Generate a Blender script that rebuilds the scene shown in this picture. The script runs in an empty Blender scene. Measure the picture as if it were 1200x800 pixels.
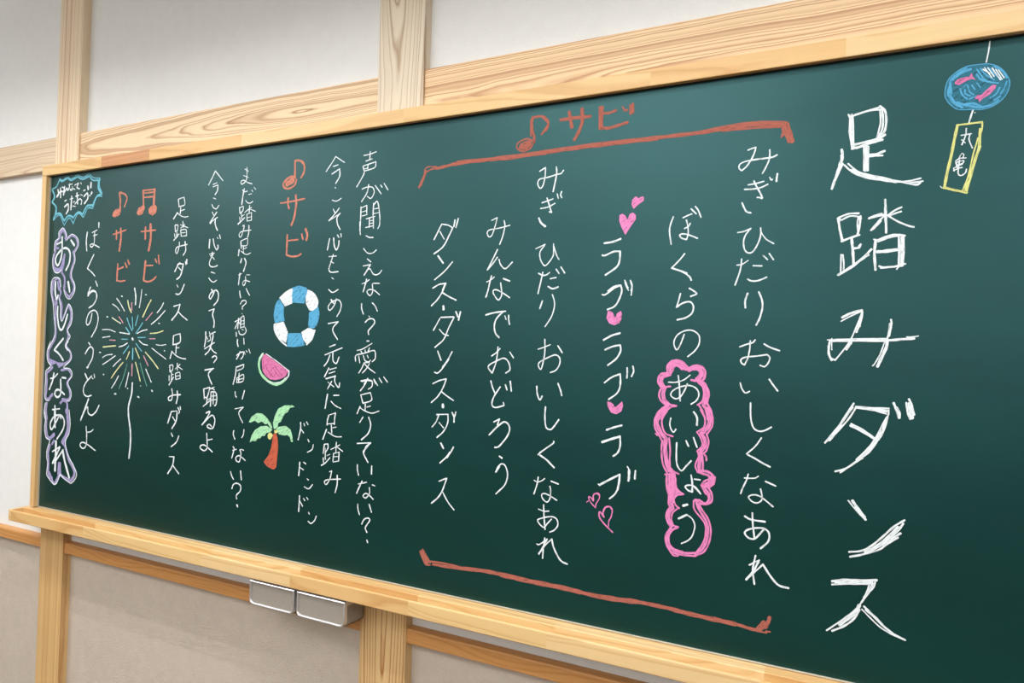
import bpy, bmesh, math, random
from mathutils import Vector, Matrix

S = bpy.context.scene
C = S.collection

# ------------------------------------------------------------------ camera
cam_d = bpy.data.cameras.new('camera')
cam = bpy.data.objects.new('camera', cam_d)
C.objects.link(cam)
CX, CY, CZ, YAW, PITCH, ROLL = 2.73457, -1.54251, 1.46219, -0.485482, 0.014174, 0.030015
F = Vector((math.sin(YAW) * math.cos(PITCH), math.cos(YAW) * math.cos(PITCH), math.sin(PITCH)))
R = F.cross(Vector((0, 0, 1))).normalized()
U = R.cross(F)
R2 = math.cos(ROLL) * R + math.sin(ROLL) * U
U2 = -math.sin(ROLL) * R + math.cos(ROLL) * U
cam.matrix_world = Matrix(((R2.x, U2.x, -F.x, CX), (R2.y, U2.y, -F.y, CY), (R2.z, U2.z, -F.z, CZ), (0, 0, 0, 1)))
cam_d.sensor_width = 36
cam_d.lens = 36 * 850 / 1200
cam_d.clip_start = 0.02
S.camera = cam

# ------------------------------------------------------------------ world, lights, exposure
S.view_settings.view_transform = 'Standard'
S.view_settings.look = 'None'
S.view_settings.gamma = 1
S.view_settings.exposure = 0.02
W = bpy.data.worlds.new('world')
S.world = W
W.use_nodes = True
W.node_tree.nodes['Background'].inputs[0].default_value = (0.8, 0.9, 1.0, 1)
W.node_tree.nodes['Background'].inputs[1].default_value = 0.3

def area(name, loc, sx, sy, power, color=(1, 1, 1), rot=(0, 0, 0), spread=180):
    d = bpy.data.lights.new(name, 'AREA')
    d.shape = 'RECTANGLE'; d.size = sx; d.size_y = sy
    d.energy = power; d.color = color; d.spread = math.radians(spread)
    o = bpy.data.objects.new(name, d)
    o.location = loc; o.rotation_euler = rot
    C.objects.link(o)
    return o
# twin tubes that light the board, then unseen fill lamps added to lift the room and ceiling
area('board_tube_light', (1.75, -0.76, 2.72), 5.0, 0.015, 23, (0.99, 0.99, 0.98), spread=148)
area('board_tube_light', (1.75, -0.90, 2.72), 5.0, 0.015, 23, (0.99, 0.99, 0.98), spread=148)
for lx in (-1.6, 1.4, 4.4):
    for ly in (-2.4, -4.6):
        area('down_fill_light', (lx, ly, 2.70), 1.8, 1.2, 19, (0.96, 0.985, 1.0))
        area('up_fill_light', (lx, ly, 2.74), 1.8, 1.2, 28, (0.96, 0.985, 1.0), (math.pi, 0, 0))  # up-facing fill added to brighten the ceiling and upper walls
area('up_fill_light', (-1.0, -1.2, 2.70), 1.2, 0.5, 11, (0.96, 0.985, 1.0), (math.pi, 0, 0))  # one more unseen fill, added to lift the upper left wall
# unseen cool fill high at the left, added to brighten the board's reflection
area('cool_fill_light', (-3.45, -2.9, 2.4), 0.6, 4.4, 2, (0.88, 0.95, 1.0), (0, math.radians(-90), 0))
# unseen cool fill behind the camera, added for board sheen and ambient
area('cool_fill_light', (1.6, -6.45, 2.2), 7.0, 1.0, 37, (0.93, 0.97, 1.0), (math.radians(90), 0, 0))

# ------------------------------------------------------------------ node helpers
def new_mat(name):
    m = bpy.data.materials.new(name); m.use_nodes = True
    nt = m.node_tree
    return m, nt, nt.nodes['Principled BSDF']

def N(nt, t, **kw):
    n = nt.nodes.new(t)
    for k, v in kw.items(): setattr(n, k, v)
    return n

def val(nt, op, a, b=None, c=None):
    n = N(nt, 'ShaderNodeMath', operation=op)
    for i, v in enumerate((a, b, c)):
        if v is None: continue
        if isinstance(v, (int, float)): n.inputs[i].default_value = v
        else: nt.links.new(v, n.inputs[i])
    return n.outputs[0]

def srgb(r, g, b):
    f = lambda c: (c / 255 / 12.92) if c / 255 <= 0.04045 else ((c / 255 + 0.055) / 1.055) ** 2.4
    return (f(r), f(g), f(b), 1)

def ramp(nt, fac, stops):
    n = N(nt, 'ShaderNodeValToRGB')
    cr = n.color_ramp
    while len(cr.elements) < len(stops): cr.elements.new(0.5)
    for e, (p, c) in zip(cr.elements, stops): e.position = p; e.color = c
    nt.links.new(fac, n.inputs[0])
    return n.outputs[0]

def wood(name, axis, light, dark, spacing=0.011, pith=(0.035, 0.02), tilt=0.02, warp=0.012, seed=0.0, contrast=1.0, rough=0.45, stretch=1.6, sharp=0.62):
    """Sawn softwood: growth rings round a pith line that runs a little askew to the board."""
    m, nt, b = new_mat(name)
    L = nt.links
    tc = N(nt, 'ShaderNodeTexCoord')
    sep = N(nt, 'ShaderNodeSeparateXYZ'); L.new(tc.outputs['Object'], sep.inputs[0])
    X, Y, Z = sep.outputs
    if axis == 'x': long_, across = X, Z
    else: long_, across = Z, X
    comb = N(nt, 'ShaderNodeCombineXYZ')
    L.new(val(nt, 'ADD', val(nt, 'MULTIPLY', long_, stretch), seed), comb.inputs[0])
    L.new(val(nt, 'MULTIPLY', across, 7.0), comb.inputs[1])
    L.new(val(nt, 'MULTIPLY', Y, 7.0), comb.inputs[2])
    n1 = N(nt, 'ShaderNodeTexNoise'); n1.inputs['Scale'].default_value = 1.0; n1.inputs['Detail'].default_value = 2.0
    L.new(comb.outputs[0], n1.inputs['Vector'])
    w1 = val(nt, 'MULTIPLY', val(nt, 'SUBTRACT', n1.outputs[0], 0.5), warp * 6)
    comb2 = N(nt, 'ShaderNodeCombineXYZ')
    L.new(val(nt, 'ADD', val(nt, 'MULTIPLY', long_, 9.0), seed), comb2.inputs[0])
    L.new(val(nt, 'MULTIPLY', across, 45.0), comb2.inputs[1])
    L.new(val(nt, 'MULTIPLY', Y, 45.0), comb2.inputs[2])
    n2 = N(nt, 'ShaderNodeTexNoise'); n2.inputs['Scale'].default_value = 1.0; n2.inputs['Detail'].default_value = 3.0
    L.new(comb2.outputs[0], n2.inputs['Vector'])
    w2 = val(nt, 'MULTIPLY', val(nt, 'SUBTRACT', n2.outputs[0], 0.5), warp * 0.5)
    a = val(nt, 'ADD', val(nt, 'SUBTRACT', across, pith[1]), val(nt, 'MULTIPLY', w1, 0.5))
    d = val(nt, 'ADD', val(nt, 'ADD', val(nt, 'SUBTRACT', Y, pith[0]), val(nt, 'MULTIPLY', long_, tilt)), w1)
    r = val(nt, 'ADD', val(nt, 'SQRT', val(nt, 'ADD', val(nt, 'MULTIPLY', a, a), val(nt, 'MULTIPLY', d, d))), w2)
    n4 = N(nt, 'ShaderNodeTexNoise', noise_dimensions='1D'); n4.inputs['Scale'].default_value = 0.55; n4.inputs['Detail'].default_value = 1.0
    ph0 = val(nt, 'DIVIDE', r, spacing)
    L.new(val(nt, 'ADD', ph0, seed * 3.1), n4.inputs['W'])
    ph = val(nt, 'ADD', ph0, val(nt, 'MULTIPLY', n4.outputs[0], 2.6))
    fr = val(nt, 'FRACT', ph)
    wn = N(nt, 'ShaderNodeTexWhiteNoise', noise_dimensions='1D')
    L.new(val(nt, 'ADD', val(nt, 'FLOOR', ph), seed), wn.inputs['W'])
    # early wood slowly darkening into a thin late-wood line
    def mixc(t): return tuple(light[i] * (1 - t * contrast) + dark[i] * t * contrast for i in range(3)) + (1,)
    ring = ramp(nt, fr, [(0.0, mixc(0.22)), (0.10, mixc(0.0)), (sharp - 0.10, mixc(0.12)), (sharp + 0.16, mixc(0.72)), (0.88, mixc(1.0)), (0.96, mixc(0.35))])
    soft = N(nt, 'ShaderNodeMix', data_type='RGBA')
    L.new(val(nt, 'MULTIPLY', wn.outputs[0], 0.4), soft.inputs['Factor'])
    L.new(ring, soft.inputs[6]); soft.inputs[7].default_value = mixc(0.22)
    ring = soft.outputs[2]
    # fibre streaks and a slow drift of tone
    comb3 = N(nt, 'ShaderNodeCombineXYZ')
    L.new(val(nt, 'MULTIPLY', long_, 6.0), comb3.inputs[0])
    L.new(val(nt, 'MULTIPLY', across, 700.0), comb3.inputs[1])
    L.new(val(nt, 'MULTIPLY', Y, 700.0), comb3.inputs[2])
    n3 = N(nt, 'ShaderNodeTexNoise'); n3.inputs['Scale'].default_value = 1.0; n3.inputs['Detail'].default_value = 2.0
    L.new(comb3.outputs[0], n3.inputs['Vector'])
    mul = val(nt, 'ADD', 0.93, val(nt, 'MULTIPLY', n3.outputs[0], 0.14))
    mul = val(nt, 'MULTIPLY', mul, val(nt, 'ADD', 0.93, val(nt, 'MULTIPLY', n1.outputs[0], 0.14)))
    mx = N(nt, 'ShaderNodeVectorMath', operation='SCALE')
    L.new(ring, mx.inputs[0]); L.new(mul, mx.inputs['Scale'])
    L.new(mx.outputs[0], b.inputs['Base Color'])
    b.inputs['Roughness'].default_value = rough
    b.inputs['Specular IOR Level'].default_value = 0.4
    bp = N(nt, 'ShaderNodeBump'); bp.inputs['Strength'].default_value = 0.15; bp.inputs['Distance'].default_value = 0.0008
    L.new(n3.outputs[0], bp.inputs['Height']); L.new(bp.outputs[0], b.inputs['Normal'])
    return m

def plaster(name, col, scale=260, bump=0.35, mott=0.05, rough=0.85):
    m, nt, b = new_mat(name); L = nt.links
    tc = N(nt, 'ShaderNodeTexCoord')
    n = N(nt, 'ShaderNodeTexNoise'); n.inputs['Scale'].default_value = scale; n.inputs['Detail'].default_value = 5
    L.new(tc.outputs['Object'], n.inputs['Vector'])
    g = N(nt, 'ShaderNodeTexNoise'); g.inputs['Scale'].default_value = 30; g.inputs['Detail'].default_value = 4
    L.new(tc.outputs['Object'], g.inputs['Vector'])
    f = val(nt, 'ADD', val(nt, 'MULTIPLY', n.outputs[0], 0.6), val(nt, 'MULTIPLY', g.outputs[0], 0.4))
    lo = tuple(c * (1 - mott) for c in col[:3]) + (1,); hi = tuple(min(1, c * (1 + mott)) for c in col[:3]) + (1,)
    L.new(ramp(nt, f, [(0.35, lo), (0.65, hi)]), b.inputs['Base Color'])
    b.inputs['Roughness'].default_value = rough
    bp = N(nt, 'ShaderNodeBump'); bp.inputs['Strength'].default_value = bump; bp.inputs['Distance'].default_value = 0.002
    L.new(n.outputs[0], bp.inputs['Height']); L.new(bp.outputs[0], b.inputs['Normal'])
    return m

# ------------------------------------------------------------------ mesh helpers
def link_mesh(name, bm, mats, parent=None, smooth=False, loc=None):
    me = bpy.data.meshes.new(name)
    bmesh.ops.recalc_face_normals(bm, faces=bm.faces)
    bm.to_mesh(me); bm.free()
    for m in (mats if isinstance(mats, list) else [mats]): me.materials.append(m)
    if smooth:
        for p in me.polygons: p.use_smooth = True
    o = bpy.data.objects.new(name, me); C.objects.link(o)
    if loc: o.location = loc
    if parent: o.parent = parent
    return o

def box_bm(x0, x1, y0, y1, z0, z1, bevel=0.0, seg=2, bm=None):
    own = bm is None
    if own: bm = bmesh.new()
    vs = [bm.verts.new((x, y, z)) for x in (x0, x1) for y in (y0, y1) for z in (z0, z1)]
    fs = [(0, 1, 3, 2), (4, 6, 7, 5), (0, 4, 5, 1), (2, 3, 7, 6), (0, 2, 6, 4), (1, 5, 7, 3)]
    faces = [bm.faces.new([vs[i] for i in f]) for f in fs]
    if bevel:
        es = set(e for f in faces for e in f.edges)
        bmesh.ops.bevel(bm, geom=list(es), offset=bevel, segments=seg, affect='EDGES', profile=0.7)
    return bm

def extrude_profile(pts, x0, x1):
    bm = bmesh.new()
    a = [bm.verts.new((x0, y, z)) for y, z in pts]
    b = [bm.verts.new((x1, y, z)) for y, z in pts]
    n = len(pts)
    for i in range(n): bm.faces.new((a[i], a[(i + 1) % n], b[(i + 1) % n], b[i]))
    bm.faces.new(a); bm.faces.new(b)
    return bm

def struct(o, label=None, cat=None):
    o['kind'] = 'structure'
    if label: o['label'] = label
    if cat: o['category'] = cat
    return o

# ------------------------------------------------------------------ the room
WY = 0.048                      # face of the wall panels
m_wall = plaster('wall_cloth_light', srgb(229, 229, 227), 230, 0.3, 0.03)
m_low = plaster('wall_cloth_beige', srgb(194, 181, 166), 300, 0.5, 0.07)
m_ceil = plaster('ceiling_board', srgb(246, 246, 245), 60, 0.1, 0.02)
m_floor = wood('floor_wood', 'x', srgb(104, 84, 62), srgb(78, 60, 42), 0.02, (-0.1, 0.0), 0.01, 0.02, 3.0, 0.7, 0.35)

RX0, RX1, RY, H = -3.5, 6.5, -6.5, 3.0
struct(link_mesh('wall_back', box_bm(RX0, RX1, WY, WY + 0.12, 0.715, H), m_wall), 'pale grey upper wall behind the green board, above the low rail', 'wall')
struct(link_mesh('wall_back', box_bm(RX0, RX1, WY, WY + 0.12, 0.0, 0.715), m_low), 'beige cloth lower wall below the low rail', 'wall')
m_added_base = wood('added_wall_base', 'z', srgb(96, 70, 48), srgb(66, 46, 30), 0.02, (-0.1, 0.0), 0.01, 0.02, 8.0, 0.7, 0.5)  # unseen dark wall base, added to dim the board's lower reflections
for nm, (a, c, d, e), lab in (('wall_left', (RX0 - 0.12, RX0, RY, WY), 'side wall at the far left'), ('wall_right', (RX1, RX1 + 0.12, RY, WY), 'side wall at the far right'), ('wall_front', (RX0, RX1, RY - 0.12, RY), 'wall behind the camera')):
    struct(link_mesh(nm, box_bm(a, c, d, e, 1.0, H), m_wall), 'pale upper part of the ' + lab, 'wall')
    struct(link_mesh(nm, box_bm(a, c, d, e, 0, 1.0), m_added_base), 'added dark lower part, to dim board reflections, of the ' + lab, 'wall')
struct(link_mesh('ceiling', box_bm(RX0, RX1, RY, WY, H, H + 0.1), m_ceil), 'white ceiling', 'ceiling')
struct(link_mesh('floor', box_bm(RX0, RX1, RY, WY, -0.1, 0), m_floor), 'brown wooden floor', 'floor')

PINE_L, PINE_D = srgb(238, 218, 188), srgb(196, 152, 108)
def timber(name, x0, x1, y0, y1, z0, z1, mat, label, bevel=0.0015):
    cx, cz = (x0 + x1) / 2, (z0 + z1) / 2
    o = link_mesh(name, box_bm(x0 - cx, x1 - cx, y0, y1, z0 - cz, z1 - cz, bevel), mat, loc=(cx, 0, cz))
    return struct(o, label, 'timber')

PF = 0.018                      # face of the posts
m_post1 = wood('pine_post_far', 'z', srgb(238, 219, 188), srgb(190, 144, 104), 0.010, (0.022, -0.02), 0.010, 0.005, 4.2, 0.9)
m_post2 = wood('pine_post_near', 'z', srgb(226, 212, 190), srgb(164, 134, 100), 0.0095, (0.06, -0.018), 0.06, 0.010, 9.5, 0.9)
m_post3 = wood('pine_post_end', 'z', PINE_L, PINE_D, 0.010, (0.04, 0.0), 0.03, 0.012, 5.5, 0.9)
m_low1 = wood('pine_stud_far', 'z', srgb(220, 184, 128), srgb(184, 130, 76), 0.009, (0.02, -0.015), 0.012, 0.005, 14.2, 0.9)
m_low2 = wood('pine_stud_near', 'z', srgb(224, 190, 136), srgb(166, 104, 50), 0.0110, (0.03, 0.004), 0.05, 0.008, 17.5, 1.0)
for k, (a, c, mu, ml, lab) in enumerate(((-0.012, 0.126, m_post1, m_low1, 'the far, left post'), (1.474, 1.624, m_post2, m_low2, 'the wide post behind the middle of the board'), (2.962, 3.11, m_post3, m_low2, 'the post out of view at the right'))):
    timber('trim_%d' % (k * 2 + 12), a, c, PF, WY + 0.02, 1.45, H, mu, 'pale pine upper length of ' + lab)
    timber('trim_%d' % (k * 2 + 13), a, c, PF, WY + 0.02, 0.0, 1.449, ml, 'golden pine lower length of ' + lab)
m_ra = wood('pine_rail_a', 'x', srgb(222, 202, 172), srgb(180, 142, 110), 0.013, (0.07, -0.05), 0.05, 0.010, 1.3, 0.85)
m_rb = wood('pine_rail_b', 'x', srgb(238, 212, 174), srgb(156, 104, 60), 0.0105, (0.045, 0.0), 0.055, 0.011, 6.7, 0.95)
m_rc = wood('pine_rail_c', 'x', srgb(238, 206, 162), srgb(158, 100, 54), 0.0095, (0.04, -0.035), 0.035, 0.011, 12.9, 0.95)
RF = 0.025
timber('trim_1', -1.9, -0.012, RF, WY + 0.02, 2.086, 2.204, m_ra, 'pine wall rail left of the far post, level with the top of the board')
timber('trim_2', 0.126, 1.474, RF, WY + 0.02, 2.086, 2.203, m_rb, 'pine wall rail with bold looping grain between the two posts')
timber('trim_3', 1.624, 2.962, RF, WY + 0.02, 2.086, 2.200, m_rc, 'pine wall rail above the right half of the board')
timber('trim_4', 3.11, 6.4, RF, WY + 0.02, 2.086, 2.200, m_rc, 'pine wall rail right of the last post')
m_la = wood('low_rail_wood', 'x', srgb(204, 148, 88), srgb(178, 118, 60), 0.012, (0.2, 0.1), 0.01, 0.008, 2.2, 0.7)
for k, (a, b2, lab) in enumerate(((-1.9, -0.012, 'narrow honey-coloured rail left of the far post'), (0.126, 1.474, 'narrow honey-coloured rail under the board, between the two posts'),
                            (1.624, 2.962, 'narrow honey-coloured rail under the board, right of the near post'), (3.11, 6.4, 'narrow honey-coloured rail right of the last post'))):
    bm = extrude_profile([(WY + 0.01, -0.022), (0.026, -0.022), (0.0235, -0.020), (0.0235, 0.012), (0.0255, 0.0155), (0.034, 0.018), (WY + 0.01, 0.020)], -(b2 - a) / 2, (b2 - a) / 2)
    struct(link_mesh('trim_%d' % (8 + k), bm, m_la, loc=((a + b2) / 2, 0, 0.716)), lab, 'timber')

# ------------------------------------------------------------------ chalkboard
BW, BZ0, BZ1 = 3.6, 0.85, 2.05
board = bpy.data.objects.new('chalkboard', None); C.objects.link(board)
board['label'] = 'long green chalkboard in a light wooden frame, covered in Japanese chalk writing and drawings'
board['category'] = 'chalkboard'

m_green, nt, b = new_mat('green_board')
tc = N(nt, 'ShaderNodeTexCoord')
mp = N(nt, 'ShaderNodeMapping'); mp.inputs['Scale'].default_value = (1.2, 1, 5)
nt.links.new(tc.outputs['Object'], mp.inputs['Vector'])
nz = N(nt, 'ShaderNodeTexNoise'); nz.inputs['Scale'].default_value = 2.2; nz.inputs['Detail'].default_value = 5
nt.links.new(mp.outputs[0], nz.inputs['Vector'])
nt.links.new(ramp(nt, nz.outputs[0], [(0.35, srgb(0, 41, 37)), (0.75, srgb(0, 49, 45))]), b.inputs['Base Color'])
b.inputs['Roughness'].default_value = 0.34
b.inputs['Specular IOR Level'].default_value = 0.72
b.inputs['Specular Tint'].default_value = (0.46, 0.97, 1.03, 1)
nf = N(nt, 'ShaderNodeTexNoise'); nf.inputs['Scale'].default_value = 900
nt.links.new(tc.outputs['Object'], nf.inputs['Vector'])
bp = N(nt, 'ShaderNodeBump'); bp.inputs['Strength'].default_value = 0.1; bp.inputs['Distance'].default_value = 0.0005
nt.links.new(nf.outputs[0], bp.inputs['Height']); nt.links.new(bp.outputs[0], b.inputs['Normal'])
link_mesh('writing_surface', box_bm(0, BW, 0, 0.014, BZ0, BZ1), m_green, board)

FR = [wood('frame_wood', 'x', l, d, 0.0085, (p, q), t, 0.006, s, 0.75, 0.38)
      for l, d, p, q, t, s in ((srgb(224, 190, 134), srgb(200, 152, 94), .12, .05, .02, 1.1), (srgb(202, 148, 100), srgb(172, 110, 66), .05, -.06, .03, 7.3),
                               (srgb(228, 196, 144), srgb(204, 158, 100), -.10, .02, .015, 13.1), (srgb(222, 182, 124), srgb(196, 144, 84), .09, .0, -.02, 21.7))]
rnd = random.Random(4)
def staves(name, cuts, y0, y1, z0, z1, order, bev=0.002, prof=None):
    for i in range(len(cuts) - 1):
        a, c = cuts[i], cuts[i + 1]; cx, cz = (a + c) / 2, (z0 + z1) / 2
        if prof: bm = extrude_profile([(y, z - cz) for y, z in prof], a - cx, c - cx)
        else:
            # only the long edges are eased, so the glued joints stay closed
            e = bev
            pts = [(y1, z0 - cz), (y0 + e, z0 - cz), (y0 + e * .3, z0 - cz + e * .3), (y0, z0 - cz + e), (y0, z1 - cz - e), (y0 + e * .3, z1 - cz - e * .3), (y0 + e, z1 - cz), (y1, z1 - cz)]
            bm = extrude_profile(pts, a - cx, c - cx)
        link_mesh(name, bm, FR[order[i % len(order)]], board, loc=(cx, 0, cz))
staves('top_frame_stave', [-0.026, 0.32, 0.573, 0.996, 1.591, 2.252, 2.64, 3.1, 3.626], -0.018, 0.0179, BZ1, 2.088, [0, 1, 3, 2, 0, 3, 2, 0])
m_side = wood('side_frame_wood', 'z', srgb(220, 184, 128), srgb(194, 146, 88), 0.008, (0.1, 0.04), 0.02, 0.006, 3.3, 0.7, 0.38)
for a, c in ((-0.026, 0.0), (BW, BW + 0.026)):
    link_mesh('side_frame', box_bm(a, c, -0.0175, 0.0179, 0.852, BZ1 - 0.0002, 0.002), m_side, board)
m_bead, nt, b = new_mat('metal_bead')
b.inputs['Base Color'].default_value = srgb(205, 198, 182); b.inputs['Roughness'].default_value = 0.4; b.inputs['Metallic'].default_value = 0.3
m_shade, nt, b = new_mat('painted_shade')
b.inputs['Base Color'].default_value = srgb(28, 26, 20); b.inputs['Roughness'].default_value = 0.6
link_mesh('upper_shade_strip', box_bm(0.0005, BW - 0.0005, -0.0060, -0.0001, 2.0480, 2.0499), m_shade, board)  # painted shade: dark strip for the shadowed underside of the top frame
link_mesh('side_bead', box_bm(0.0001, 0.0028, -0.006, -0.0001, 0.8528, 2.046, 0.0006), m_bead, board)
link_mesh('lower_bead', box_bm(0.001, BW - 0.001, -0.003, 0.0, 0.8495, 0.8525, 0.0006), m_bead, board)

# chalk tray: lip, groove, ledge
TX0, TX1 = -0.058, BW + 0.058
tray_prof = [(0.0179, 0.806), (-0.0685, 0.806), (-0.070, 0.808), (-0.070, 0.8410), (-0.0692, 0.8434), (-0.0675, 0.8446), (-0.0662, 0.8446), (-0.0650, 0.8436),
             (-0.0640, 0.8290), (-0.0620, 0.8250), (-0.0320, 0.8250), (-0.0300, 0.8280), (-0.0295, 0.8445), (-0.0280, 0.8458), (-0.0040, 0.8480), (0.0179, 0.8490)]
cuts = [-0.042, 0.38, 0.947, 1.30, 1.691, 2.065, 2.52, 2.95, 3.62]
staves('tray_stave', cuts, -0.07, 0.0179, 0.806, 0.8495, [3, 0, 2, 3, 0, 2, 3, 0], prof=tray_prof)
# closed tray ends where the groove stops in a rounded hollow
solid = [(0.0179, 0.806), (-0.0685, 0.806), (-0.070, 0.808), (-0.070, 0.8415), (-0.0690, 0.8440), (-0.0665, 0.8450), (0.0179, 0.8470)]
for a, c in ((TX0, -0.042), (3.62, TX1)):
    cx = (a + c) / 2
    bm = extrude_profile([(y, z - 0.8275) for y, z in solid], a - cx, c - cx)
    link_mesh('tray_end', bm, FR[0], board, loc=(cx, 0, 0.8275))

# two metal drawers for the chalk, hung under the tray
m_alu, nt, b = new_mat('aluminium')
b.inputs['Base Color'].default_value = srgb(225, 225, 228); b.inputs['Metallic'].default_value = 0.75; b.inputs['Roughness'].default_value = 0.32
m_panel, nt, b = new_mat('grey_enamel')
tc = N(nt, 'ShaderNodeTexCoord'); nz = N(nt, 'ShaderNodeTexNoise'); nz.inputs['Scale'].default_value = 400
nt.links.new(tc.outputs['Object'], nz.inputs['Vector'])
nt.links.new(ramp(nt, nz.outputs[0], [(0.3, srgb(146, 138, 128)), (0.7, srgb(154, 146, 136))]), b.inputs['Base Color'])
b.inputs['Roughness'].default_value = 0.4

def round_rect(w, h, r, n=5):
    """Outline with square upper corners and rounded lower ones, clockwise from upper left."""
    p = [(-w / 2, h / 2), (w / 2, h / 2)]
    for i in range(n + 1):
        t = -math.pi / 2 * i / n
        p.append((w / 2 - r + r * math.cos(t), -h / 2 + r + r * math.sin(t)))
    for i in range(n + 1):
        t = -math.pi / 2 - math.pi / 2 * i / n
        p.append((-w / 2 + r + r * math.cos(t), -h / 2 + r + r * math.sin(t)))
    return p

def ring_bm(w, h, r, t, y0, y1):
    bm = bmesh.new()
    o = round_rect(w, h, r); i = round_rect(w - 2 * t, h - 2 * t, r - t)
    V = [[bm.verts.new((x, y, z)) for x, z in pts] for pts, y in ((o, y0 + t * .4), (round_rect(w - t * .7, h - t * .7, r - t * .35), y0), (round_rect(w - t * 1.4, h - t * 1.4, r - t * .7), y0), (i, y0 + t * .4), (i, y1), (o, y1))]
    k = len(o)
    for a in range(6):
        A, B = V[a], V[(a + 1) % 6]
        for j in range(k): bm.faces.new((A[j], A[(j + 1) % k], B[(j + 1) % k], B[j]))
    return bm

def plate_bm(w, h, r, y0, y1):
    bm = bmesh.new(); o = round_rect(w, h, r)
    A = [bm.verts.new((x, y0, z)) for x, z in o]; B = [bm.verts.new((x, y1, z)) for x, z in o]
    bm.faces.new(A); bm.faces.new(B); k = len(o)
    for j in range(k): bm.faces.new((A[j], A[(j + 1) % k], B[(j + 1) % k], B[j]))
    return bm

def make_drawer(x, label):
    d = bpy.data.objects.new('chalk_drawer', None); C.objects.link(d)
    d.location = (x, 0, 0.768)
    d['label'] = label; d['category'] = 'drawer'; d['group'] = 'metal chalk drawers under the tray'
    w, h = 0.167, 0.066
    link_mesh('rim', ring_bm(w, h, 0.016, 0.0050, -0.0690, -0.058), m_alu, d, smooth=False)
    link_mesh('front_panel', plate_bm(w - 0.008, h - 0.008, 0.012, -0.0640, -0.0600), m_panel, d)
    # open tray body behind the front: floor, sides and back of thin sheet
    bm = bmesh.new()
    hw = w / 2 - 0.004
    box_bm(-hw, hw, -0.060, 0.012, -0.031, -0.0295, bm=bm)
    box_bm(-hw, -hw + 0.0015, -0.060, 0.012, -0.031, 0.020, bm=bm)
    box_bm(hw - 0.0015, hw, -0.060, 0.012, -0.031, 0.020, bm=bm)
    box_bm(-hw, hw, 0.0105, 0.012, -0.031, 0.020, bm=bm)
    link_mesh('body', bm, m_panel, d)
    for s in (-1, 1):
        bm = bmesh.new()
        box_bm(s * hw - 0.002, s * hw + 0.0035, -0.057, 0.014, 0.021, 0.0375, bm=bm)
        link_mesh('runner', bm, m_alu, d)
    return d
make_drawer(1.2315, 'grey metal chalk drawer under the tray, the farther, left one of the pair')
make_drawer(1.4080, 'grey metal chalk drawer under the tray, the nearer one, beside the post')

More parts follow.
